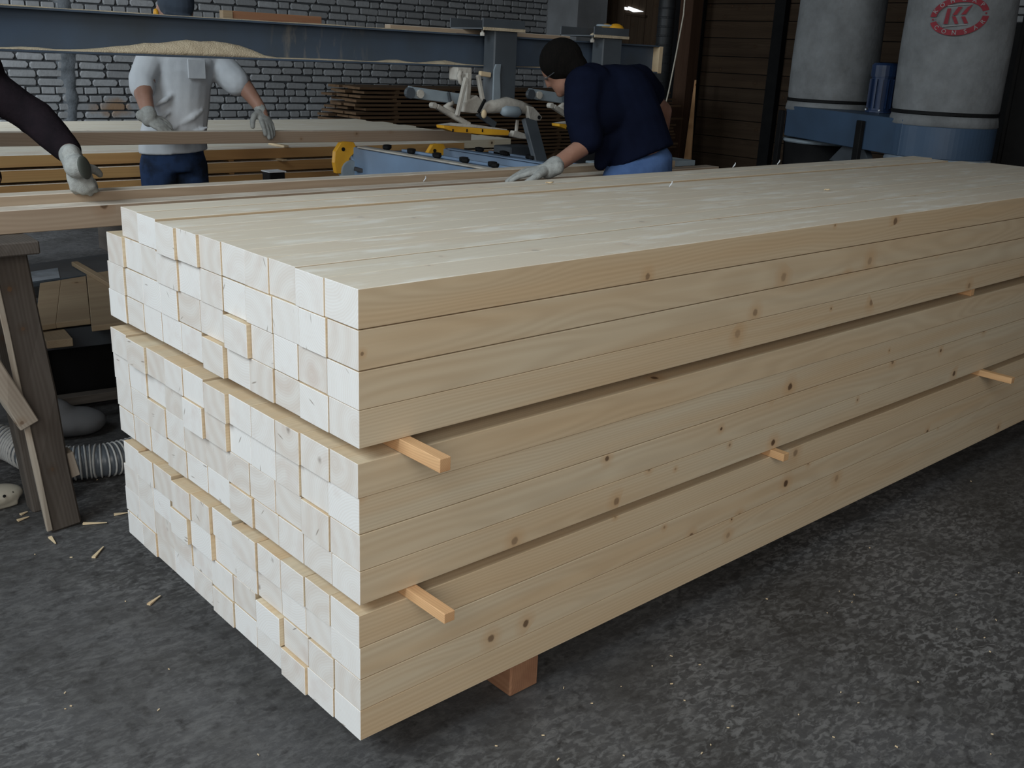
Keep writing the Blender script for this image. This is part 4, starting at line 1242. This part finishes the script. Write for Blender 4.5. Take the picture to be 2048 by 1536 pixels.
# pale board added in place of daylight through the gap beside the post
tag(plank('gap_light_board', Vector((WX-.50, PX(1374, 330, WX-.5).y, 0)), PX(1391, 160, WX-.46), .13, .03, m_stick, up=(-1, 0, .1), taper=.2), 'narrow yellow board standing in for daylight through a gap by the post', 'board')
tag(plank('bench_end', PY(1362, 320, 2.2)+Vector((.0, 0, -.02)), PY(1362, 320, 2.2)+Vector((.02, .5, -.02)), .25, .03, m_plate), 'grey metal ledge behind the blue jeans', 'ledge')
o = SC.objects['bench_end']
gl = put(MB().box((o.location.x-.1, o.location.y+.05, 0), (o.location.x+.1, o.location.y+.45, o.location.z-.016)), 'pedestal', m_hang, o)

# ================================================================== PEOPLE
def limb(mb, pts, rad, n=14):
    pts = [Vector(p) for p in pts]
    mb.tube(pts, rad, n)
    for p, r in zip(pts, rad):
        mb.ell(p, (r*.985,)*3, nu=12, nv=8)
    return mb
def oell(mb, c, ax, ay, az):
    """ellipsoid from three half axis vectors"""
    ax, ay, az = Vector(ax), Vector(ay), Vector(az)
    R = Matrix((ax, ay, az)).transposed()
    return mb.ell(c, (1, 1, 1), R=R, nu=18, nv=12)
def head(mb, c, fwd, up, s=1.0):
    f = Vector(fwd).normalized(); u = Vector(up); u = (u-f*u.dot(f)).normalized(); r = f.cross(u)
    c = Vector(c)
    oell(mb, c+u*.02*s, r*.074*s, f*.095*s, u*.095*s)
    oell(mb, c+f*.025*s-u*.055*s, r*.056*s, f*.065*s, u*.065*s)
    oell(mb, c+f*.075*s-u*.095*s, r*.026*s, f*.02*s, u*.02*s)         # chin
    oell(mb, c+f*.094*s-u*.015*s, r*.012*s, f*.02*s, u*.026*s)        # nose
    oell(mb, c+f*.105*s-u*.032*s, r*.015*s, f*.012*s, u*.010*s)
    oell(mb, c+f*.082*s-u*.062*s, r*.026*s, f*.012*s, u*.008*s)       # lips
    oell(mb, c+f*.082*s+u*.022*s, r*.05*s, f*.014*s, u*.009*s)        # brow
    for k in (-1, 1):
        oell(mb, c+r*.074*k*s-f*.005*s-u*.005*s, r*.012*s, f*.018*s, u*.03*s)
    return f, u, r
def eyes(c, f, u, r, parent, s=1.0):
    for k in (-1, 1):
        put(MB().ell(Vector(c)+f*.079*s+r*.030*k*s+u*.004*s, (.009, .009, .009)), 'eye', m_eye, parent, smooth=True)
def hand(mb, wrist, d, n, th, curls=(.5, .5, .5, .5), s=1.0, thumb_in=.2):
    """wrist, finger direction, back-of-hand normal, thumb side; palm, four jointed fingers and a thumb"""
    W = Vector(wrist); d = Vector(d).normalized(); n = Vector(n); n = (n-d*n.dot(d)).normalized()
    t = Vector(th); t = (t-d*t.dot(d)-n*t.dot(n)).normalized()
    oell(mb, W+d*.050*s, d*.055*s, t*.043*s, n*.018*s)
    limb(mb, [W-d*.035*s, W-d*.005*s, W+d*.03*s], [.030*s, .028*s, .022*s])
    L = (.072, .080, .074, .058)
    for i in range(4):
        k = W+d*(.088-.006*abs(i-1))*s+t*(.030-.0205*i)*s
        limb(mb, [W+d*.03*s+t*(.018-.013*i)*s, k], [.014*s, .0125*s], 10)
        dd = d.copy(); p = k; rr = .0118*s
        for j, fr in enumerate((.45, .30, .25)):
            a = curls[i]*(1.0 if j else .8)
            dd = (dd*math.cos(a)-n*math.sin(a)).normalized() if j == 0 else dd
            if j:
                ax = d.cross(n).normalized()
                dd = Matrix.Rotation(-a, 3, ax) @ dd if (Matrix.Rotation(-a, 3, ax) @ dd).dot(-n) > dd.dot(-n) or curls[i]*j > PI/2 else Matrix.Rotation(a, 3, ax) @ dd
            q = p+dd*L[i]*fr*s*1.05
            limb(mb, [p, q], [rr, rr*.93], 10); rr *= .93; p = q
    b = W+d*.02*s+t*.025*s
    k = b+(d*.6+t*.75-n*thumb_in).normalized()*.045*s
    q = k+(d*.85+t*.3-n*(thumb_in+.2)).normalized()*.032*s
    q2 = q+(d*.95+t*.05-n*(thumb_in+.3)).normalized()*.026*s
    limb(mb, [b, k, q, q2], [.020*s, .0155*s, .0135*s, .0115*s], 10)
    return mb
def torso(mb, rings, n=20):
    """loft of (centre, side half vector, depth half vector)"""
    o = len(mb.v)
    for c, a, b in rings:
        for j in range(n):
            q = 2*PI*j/n
            mb.v.append(tuple(Vector(c)+Vector(a)*math.cos(q)+Vector(b)*math.sin(q)))
    k = len(rings)
    for i in range(k-1):
        for j in range(n):
            f = (o+i*n+j, o+i*n+(j+1) % n, o+(i+1)*n+(j+1) % n, o+(i+1)*n+j)
            mb.f.append(f); mb.m.append(0)
    mb.f.append(tuple(o+j for j in reversed(range(n)))); mb.m.append(0)
    mb.f.append(tuple(o+(k-1)*n+j for j in range(n))); mb.m.append(0)
    return mb
def shoe(c, d, mat, parent, s=1.0):
    c = Vector(c); d = Vector(d).normalized(); w = Vector((-d.y, d.x, 0)); z = Vector((0, 0, 1))
    mb = MB()
    oell(mb, c+d*.07+z*.035, d*.085*s, w*.05*s, z*.034)
    oell(mb, c-d*.05+z*.04, d*.09*s, w*.042*s, z*.039)
    mb.obox(c+z*.012, d*.13, w*.040, z*.011)
    oell(mb, c-d*.07+z*.065, d*.05*s, w*.036*s, z*.04)
    return remeshed('shoe', mb, .006, mat, parent, 3)
X_, Y_, Z_ = Vector((1, 0, 0)), Vector((0, 1, 0)), Vector((0, 0, 1))

# ---- man in the white shirt, facing the camera across the carried bar
def white_man():
    W = PY
    pel = W(346, 300, 3.44); hip_z = pel.z
    shR, shL = W(300, 124, 3.40), W(434, 126, 3.40)
    elR, wrR = W(286, 188, 3.31), W(298, 231, 3.235)
    elL, wrL = W(491, 176, 3.28), W(519, 214, 3.20)
    mid = W(356, 215, 3.43); chest = W(362, 140, 3.41)
    hc = W(350, 22, 3.36)
    b = MB()
    torso(b, [(pel-Z_*.08, X_*.12, Y_*.085), (pel+Z_*.05, X_*.12, Y_*.085), (mid, X_*.13, Y_*.095), (chest, X_*.15, Y_*.10), ((shR+shL)/2+Z_*.02, X_*.11, Y_*.07)])
    limb(b, [(shR+shL)/2, hc-Z_*.09+Y_*.02], [.06, .055])
    limb(b, [shR, elR, wrR], [.05, .043, .030]); limb(b, [shL, elL, wrL], [.05, .043, .030])
    limb(b, [wrL, W(528, 236, 3.15)], [.03, .028])
    for k in (-1, 1):
        h = pel+X_*.085*k-Z_*.06
        limb(b, [h, Vector((h.x+.01*k, h.y-.02, hip_z*.5)), Vector((h.x+.015*k, h.y+.0, .09))], [.07, .058, .042])
    f, u, r = head(b, hc, (-.25, -.8, -.45), (0, -.3, 1))
    o = remeshed('person', b, .010, m_skin)
    tag(o, 'man in a white T-shirt and dark cap, holding the carried bar in grey gloves', 'person')
    eyes(hc, f, u, r, o)
    # shirt
    s = MB()
    hem = W(347, 298, 3.44)
    torso(s, [(hem-Z_*.012, X_*.172+Z_*.01, Y_*.125), (hem+Z_*.05, X_*.166, Y_*.125), (W(350, 250, 3.44), X_*.160, Y_*.125), (mid, X_*.155, Y_*.12), (W(358, 175, 3.42), X_*.157, Y_*.12),
              (chest, X_*.172, Y_*.12), (W(365, 118, 3.40), X_*.185, Y_*.10), ((shR+shL)/2+Z_*.055, X_*.09, Y_*.07)])
    limb(s, [shR+X_*.03, shR, W(284, 160, 3.36), W(285, 176, 3.34)], [.072, .070, .062, .060])
    limb(s, [shL-X_*.05, shL, W(456, 148, 3.34), W(472, 164, 3.31)], [.075, .075, .075, .070])
    for fx, fy in ((330, 200), (385, 235), (395, 268), (340, 262), (318, 240)):
        p = W(fx, fy, 3.315)
        s.tube([p+Vector((-.06, 0, -.03)), p, p+Vector((.06, .01, .035))], [.006, .016, .006], 8)
    sh = remeshed('t_shirt', s, .008, m_tee, o, 3)
    q = W(393, 134, 3.284)
    put(MB().obox(q-Z_*.01, X_*.045, Y_*.004, Z_*.045), 'breast_pocket', m_tee, sh, bev=.003)
    # jeans
    j = MB()
    torso(j, [(pel-Z_*.10, X_*.155, Y_*.115), (pel-Z_*.03, X_*.155, Y_*.115), (pel+Z_*.03, X_*.15, Y_*.11), (pel+Z_*.035, X_*.13, Y_*.1)])
    for k in (-1, 1):
        h = pel+X_*.078*k-Z_*.07
        limb(j, [h, Vector((h.x+.012*k, h.y-.03, hip_z*.5)), Vector((h.x+.015*k, h.y+.0, .12)), Vector((h.x+.015*k, h.y+.0, .10))], [.092, .078, .066, .066])
        shoe(Vector((h.x+.015*k, h.y-.05, 0)), (.1*k, -1, 0), m_black, o)
    remeshed('jeans', j, .010, m_jean2, o)
    # gloves
    g = MB()
    hand(g, W(296, 238, 3.225), Vector((.55, -.45, -.35)), (-.1, -.5, .8), (.6, .6, 0), (.45, .45, .45, .45), .9)
    limb(g, [wrR.lerp(elR, .12), wrR, W(297, 240, 3.222)], [.037, .036, .032])
    remeshed('glove', g, .0042, m_glove, o, 2)
    g = MB()
    hand(g, W(523, 224, 3.175), W(538, 257, 3.085)-W(523, 224, 3.175), (.25, -.75, .6), (-1, -.25, -.1), (.10, .12, .14, .2), 1.0, .15)
    remeshed('glove', g, .0042, m_glove, o, 2)
    # cap with peak, ear plug
    c = MB()
    oell(c, hc+u*.045, r*.084, f*.104, u*.085)
    c.obox(hc+u*.02+f*.06, r*.06, f*.03, u*.012)
    oell(c, hc+u*.028+f*.115, r*.07, f*.06, u*.009)
    remeshed('cap', c, .006, m_cap, o, 3)
    put(MB().ell(W(312, 27, 3.30), (.013, .012, .022)), 'ear_plug', m_yellow, o, smooth=True)
white_man()

# ---- man in the navy shirt, bent over the bars with his back to the camera
def navy_man():
    N = PY
    pel = N(1280, 335, 1.385)
    cen = [N(1281, 312, 1.39), N(1262, 250, 1.43), N(1240, 200, 1.48), N(1220, 158, 1.53)]
    ax = (cen[-1]-cen[0]).normalized()
    side = Vector((.90, -.25, .20)); side = (side-ax*side.dot(ax)).normalized()
    dep = ax.cross(side).normalized()
    shL, shR = N(1168, 172, 1.50), N(1276, 164, 1.60)
    elL = N(1180, 284, 1.42); hL = PZ(1096, 341, 1.018); wrL = hL+(elL-hL)*.17
    elR, wrR = N(1326, 222, 1.76), N(1322, 285, 1.93)
    hc = N(1124, 136, 1.62)
    b = MB()
    torso(b, [(pel-Z_*.10, X_*.12, Y_*.09), (cen[0], side*.105, dep*.08), (cen[1], side*.115, dep*.085), (cen[2], side*.12, dep*.09), (cen[3]-ax*.05, side*.09, dep*.06)])
    limb(b, [cen[3]-ax*.05, N(1180, 150, 1.58), hc+Vector((.04, -.01, -.03))], [.07, .052, .05])
    limb(b, [shL-Z_*.03, elL, wrL, hL], [.048, .046, .031, .026]); limb(b, [shR-Z_*.03, elR, wrR], [.048, .044, .032])
    for k in (-1, 1):
        h = pel+X_*.085*k-Z_*.06
        limb(b, [h, Vector((h.x, h.y+.0, .5)), Vector((h.x, h.y, .09))], [.085, .06, .042])
    f, u, r = head(b, hc, (-.42, .74, -.60), (-.40, .35, .85), .86)
    o = remeshed('person', b, .010, m_skin)
    tag(o, 'dark haired man in a navy T-shirt and jeans, bending over the bars', 'person')
    eyes(hc, f, u, r, o, .88)
    # bare right hand
    hb = MB(); hand(hb, wrR, (0, .7, -.7), (0, .7, .7), (-1, 0, 0), (.6, .6, .6, .6)); remeshed('glove', hb, .0045, m_glove, o, 2)
    s = MB()
    torso(s, [(cen[0]-ax*.012, side*.158, dep*.120), (cen[0]+ax*.02, side*.156, dep*.122), (cen[1], side*.150, dep*.120), (cen[2], side*.158, dep*.118), (N(1229, 172, 1.51), side*.15, dep*.112), (cen[3]+ax*.01, side*.12, dep*.095), (N(1196, 142, 1.56), side*.075, dep*.065)])
    limb(s, [shL+Vector((.06, .02, .0)), shL, N(1163, 225, 1.45), N(1174, 275, 1.42)], [.095, .082, .073, .070])
    for q in (.2, .45, .7):
        limb(s, [shL.lerp(N(1174, 275, 1.42), q), cen[3].lerp(cen[1], q)], [.072, .10])
    limb(s, [cen[3]+Vector((-.02, 0, -.03)), shL+Vector((.03, 0, -.05))], [.09, .085])
    limb(s, [cen[2]+Vector((.0, 0, -.05)), N(1190, 240, 1.46)], [.09, .06])
    limb(s, [cen[3]+Vector((.04, 0, -.03)), shR, N(1302, 188, 1.66)], [.085, .078, .066])
    limb(s, [N(1201, 328, 1.44), N(1214, 290, 1.43), cen[1]], [.03, .055, .10])
    sh = remeshed('t_shirt', s, .009, m_navy, o, 4)
    j = MB()
    torso(j, [(pel-Z_*.14-X_*.01, X_*.172, Y_*.13), (pel-Z_*.03-X_*.012, X_*.17, Y_*.126), (pel+Z_*.03-X_*.004, X_*.158+Z_*.03, Y_*.118), (pel+Z_*.065, X_*.12+Z_*.03, Y_*.09)])
    for k in (-1, 1):
        h = pel+X_*.08*k-Z_*.08
        limb(j, [h, Vector((h.x, h.y, .5)), Vector((h.x, h.y, .12)), Vector((h.x, h.y, .10))], [.092, .078, .066, .066])
        shoe(Vector((h.x, h.y+.02, 0)), (.2*k, 1, 0), m_black, o)
    jn = remeshed('jeans', j, .010, m_jean, o)
    # hair cap, grown low on the nape
    h = MB()
    oell(h, hc+u*.028-f*.014, r*.079, f*.092, u*.088)
    oell(h, hc-u*.025-f*.045, r*.068, f*.055, u*.068)
    oell(h, hc-u*.005-f*.005, r*.078, f*.03, u*.045)
    hr = remeshed('hair', h, .006, m_hair, o, 2)
    put(MB().tube([hc-r*.068+u*.005, hc-r*.066+f*.075+u*.003, hc-r*.03+f*.092], .002, 6), 'glasses', m_dark, o)
    g = MB()
    tip = PZ(1062, 346, 1.006)
    dirh = (tip-hL).normalized()
    hand(g, hL+Vector((0, 0, .006)), dirh, (0, -.15, 1), dirh.cross(Z_)*(-1), (.16, .18, .2, .24), 1.0, .1)
    w2 = hL+(wrL-hL)*1.0
    limb(g, [hL, w2], [.034, .038])
    remeshed('glove', g, .0042, m_glove, o, 2)
navy_man()

# ---- the third man, mostly outside the frame: black sleeve, gloved hand on the bar, cream clog
def left_man():
    N = PY
    sh = N(-52, 158, 2.02); el = N(72, 236, 1.93); hd = Vector(PZ(152, 334, 1.08)); wr = N(137, 302, 1.81)
    ankle = Vector((-.36, 1.80, .08)); ankle2 = Vector((-.52, 2.10, .08))
    pel = Vector((-.52, 2.10, .93)); neck = Vector((-.22, 2.06, 1.44)); chest = Vector((-.29, 2.08, 1.28))
    sh2 = Vector((-.30, 2.30, 1.34)); el2 = Vector((-.18, 2.36, 1.08)); wr2 = Vector((.02, 2.20, .98))
    hc = Vector((-.13, 2.02, 1.585))
    b = MB()
    a = (chest-pel).normalized()
    torso(b, [(pel-Z_*.08, X_*.10, Y_*.14), (pel+Z_*.05, X_*.10, Y_*.135), ((pel+chest)/2, X_*.10, Y_*.13), (chest, X_*.10, Y_*.16), (neck-Z_*.04, X_*.06, Y_*.08)])
    limb(b, [neck-Z_*.05, hc-Z_*.06], [.058, .055])
    limb(b, [sh, el, wr, hd], [.05, .042, .031, .027]); limb(b, [sh2, el2, wr2], [.05, .042, .03])
    for k, an in ((-1, ankle), (1, ankle2)):
        h = pel+Y_*.08*k-Z_*.05
        limb(b, [h, (h+an)/2+X_*.03, an], [.085, .058, .042])
    f, u, r = head(b, hc, (.75, -.25, -.6), (.4, 0, .9))
    o = remeshed('person', b, .010, m_skin)
    tag(o, 'person at the left edge reaching in with a black sleeve and grey glove', 'person')
    eyes(hc, f, u, r, o)
    h = MB(); oell(h, hc+u*.035-f*.015, r*.082, f*.096, u*.094); remeshed('hair', h, .006, m_hair, o, 2)
    s = MB()
    torso(s, [(pel-Z_*.02, X_*.13, Y_*.165), (pel+Z_*.1, X_*.125, Y_*.16), ((pel+chest)/2, X_*.12, Y_*.15), (chest, X_*.12, Y_*.17), (neck-Z_*.04, X_*.07, Y_*.09)])
    limb(s, [chest, sh+Z_*.02, sh, sh.lerp(el, .35), sh.lerp(el, .75), el, el.lerp(wr, .5), el.lerp(wr, .97)], [.10, .092, .085, .064, .056, .058, .052, .043])
    for q in (.78, .95, 1.1):
        p = sh.lerp(el, min(q, 1)) if q <= 1 else el.lerp(wr, q-1)
        s.ell(p+Vector((0, 0, -.012)), (.018, .05, .062))
    limb(s, [chest, sh2, el2, el2.lerp(wr2, .95)], [.10, .075, .056, .043])
    remeshed('sweater', s, .008, m_sleeve, o, 3)
    j = MB()
    torso(j, [(pel-Z_*.12, X_*.115, Y_*.155), (pel+Z_*.03, X_*.11, Y_*.15)])
    for k, an in ((-1, ankle), (1, ankle2)):
        h = pel+Y_*.08*k-Z_*.07
        limb(j, [h, (h+an)/2+X_*.03, an+Z_*.05, an+Z_*.03], [.09, .075, .06, .06])
    remeshed('trousers', j, .010, m_jean2, o)
    # clogs with vent holes
    for c, d in ((Vector((-.265, 1.785, 0)), Vector((1, .06, 0))), (Vector((-.42, 2.1, 0)), Vector((1, .1, 0)))):
        sh_ = shoe(c, d, m_clog, o, 1.05)
        w = Vector((-d.y, d.x, 0)).normalized(); d = d.normalized()
        for k in range(4):
            q = c+d*(.115-.03*k)-w*(.045+.004*k-(.010 if k == 0 else 0))+Z_*(.047+.002*k)
            put(MB().ell(q, (.005, .004, .005), nu=8, nv=6), 'vent_hole', m_black, sh_)
    g = MB()
    d = Vector(PZ(164, 376, 1.002))-hd
    dirw = (hd-wr).normalized()
    hand(g, hd-dirw*.042+Z_*.0, Vector((.26, -.05, -1.0)), (-.45, -.85, .05), (.85, -.45, .1), (1.15, 1.2, 1.2, 1.2), .88, 1.3)
    limb(g, [wr.lerp(hd, .25), wr.lerp(hd, .6), hd], [.034, .032, .034])
    remeshed('glove', g, .0042, m_glove, o, 2)
    q = hd+Vector((.016, -.022, .0))
    oo = MB(); oell(oo, q, Vector((.022, .010, 0)), Vector((0, .010, 0)), Vector((-.006, 0, .034)))
    put(oo, 'glove_pad', m_palm, o, smooth=True)
left_man()

# ================================================================== SHAVINGS AND SPLINTERS
spl = [((166, 1047), (214, 1045), 'thin splinter on the floor right of the sawhorse foot'), ((228, 1029), (256, 1025), 'pale splinter on the floor touching the left end of the big stack'),
       ((100, 1074), (111, 1087), 'short pointed chip on the floor below the sawhorse foot'), ((187, 1115), (207, 1093), 'slanting splinter on the floor in front of the sawhorse'),
       ((35, 1041), (58, 1033), 'small sliver on the floor beyond the cream clog'), ((41, 1029), (55, 1023), 'tiny sliver on the floor close to the cream clog'),
       ((297, 1209), (321, 1191), 'curled splinter on the floor below the left half of the big stack'), ((112, 1058), (124, 1052), 'pale sliver at the very foot of the sawhorse leg')]
for a, b, l in spl:
    tag(plank('splinter', PZ(*a, .004), PZ(*b, .005), .011, .005, m_strip, taper=.3, bev=0), l, 'splinter', 'wood splinters on the floor')
mb = MB(); rc = random.Random(21)
for i in range(90):
    if i < 50:
        u, v = rc.uniform(0, 2048), rc.uniform(900, 1536)
    else:
        u, v = rc.uniform(900, 2048), rc.uniform(1100, 1536)
    p = PZ(u, v, .002)
    if -.02 < p.y < 1.25 and p.x > -.02: continue
    a = rc.uniform(0, PI); L = rc.uniform(.001, .0035); w_ = rc.uniform(.0006, .0012)
    d = Vector((math.cos(a), math.sin(a), rc.uniform(0, .2)))*L
    mb.obox(p+Z_*.0008, d, Vector((-math.sin(a), math.cos(a), 0))*w_, Z_*.0012)
o = put(mb, 'wood_chips', m_strip); tag(o, 'tiny wood chips scattered over the dark concrete floor', 'wood chips', kind='stuff')
ZT = ztop[0]
curls = [((848, 363), 'white wood curl standing on the front bar behind the stack', .9685, 1.69), ((1340, 374), 'white curl on top of the big stack near the middle', ZT, None), ((1467, 335), 'small white curl at the far back edge of the big stack', ZT, None),
         ((1556, 329), 'second small white curl at the far back edge of the big stack', ZT, None), ((1100, 366), 'flat white flake on top of the big stack behind the middle', ZT, None), ((1655, 380), 'pale flake on top of the big stack toward the right', ZT, None)]
for (u, v), l, z, yy in curls:
    p = PZ(u, v, z+.004)
    pts = []
    st = 'curl' in l
    for k in range(9):
        a = k/8*2.6
        pts.append(p+Vector((.008*math.sin(a), .004*math.cos(a), (.0025*k if st else .0004*k))))
    if not st:
        pts = [p+Vector((-.02+.005*k, .004*math.sin(k), .001+.0008*(k % 3))) for k in range(9)]
    tag(put(MB().tube(pts, [.0012+.0016*math.sin(PI*k/8) for k in range(9)], 6), 'wood_curl', m_tee if st else m_strip, None, smooth=True), l, 'wood shaving', 'shavings on the timber')
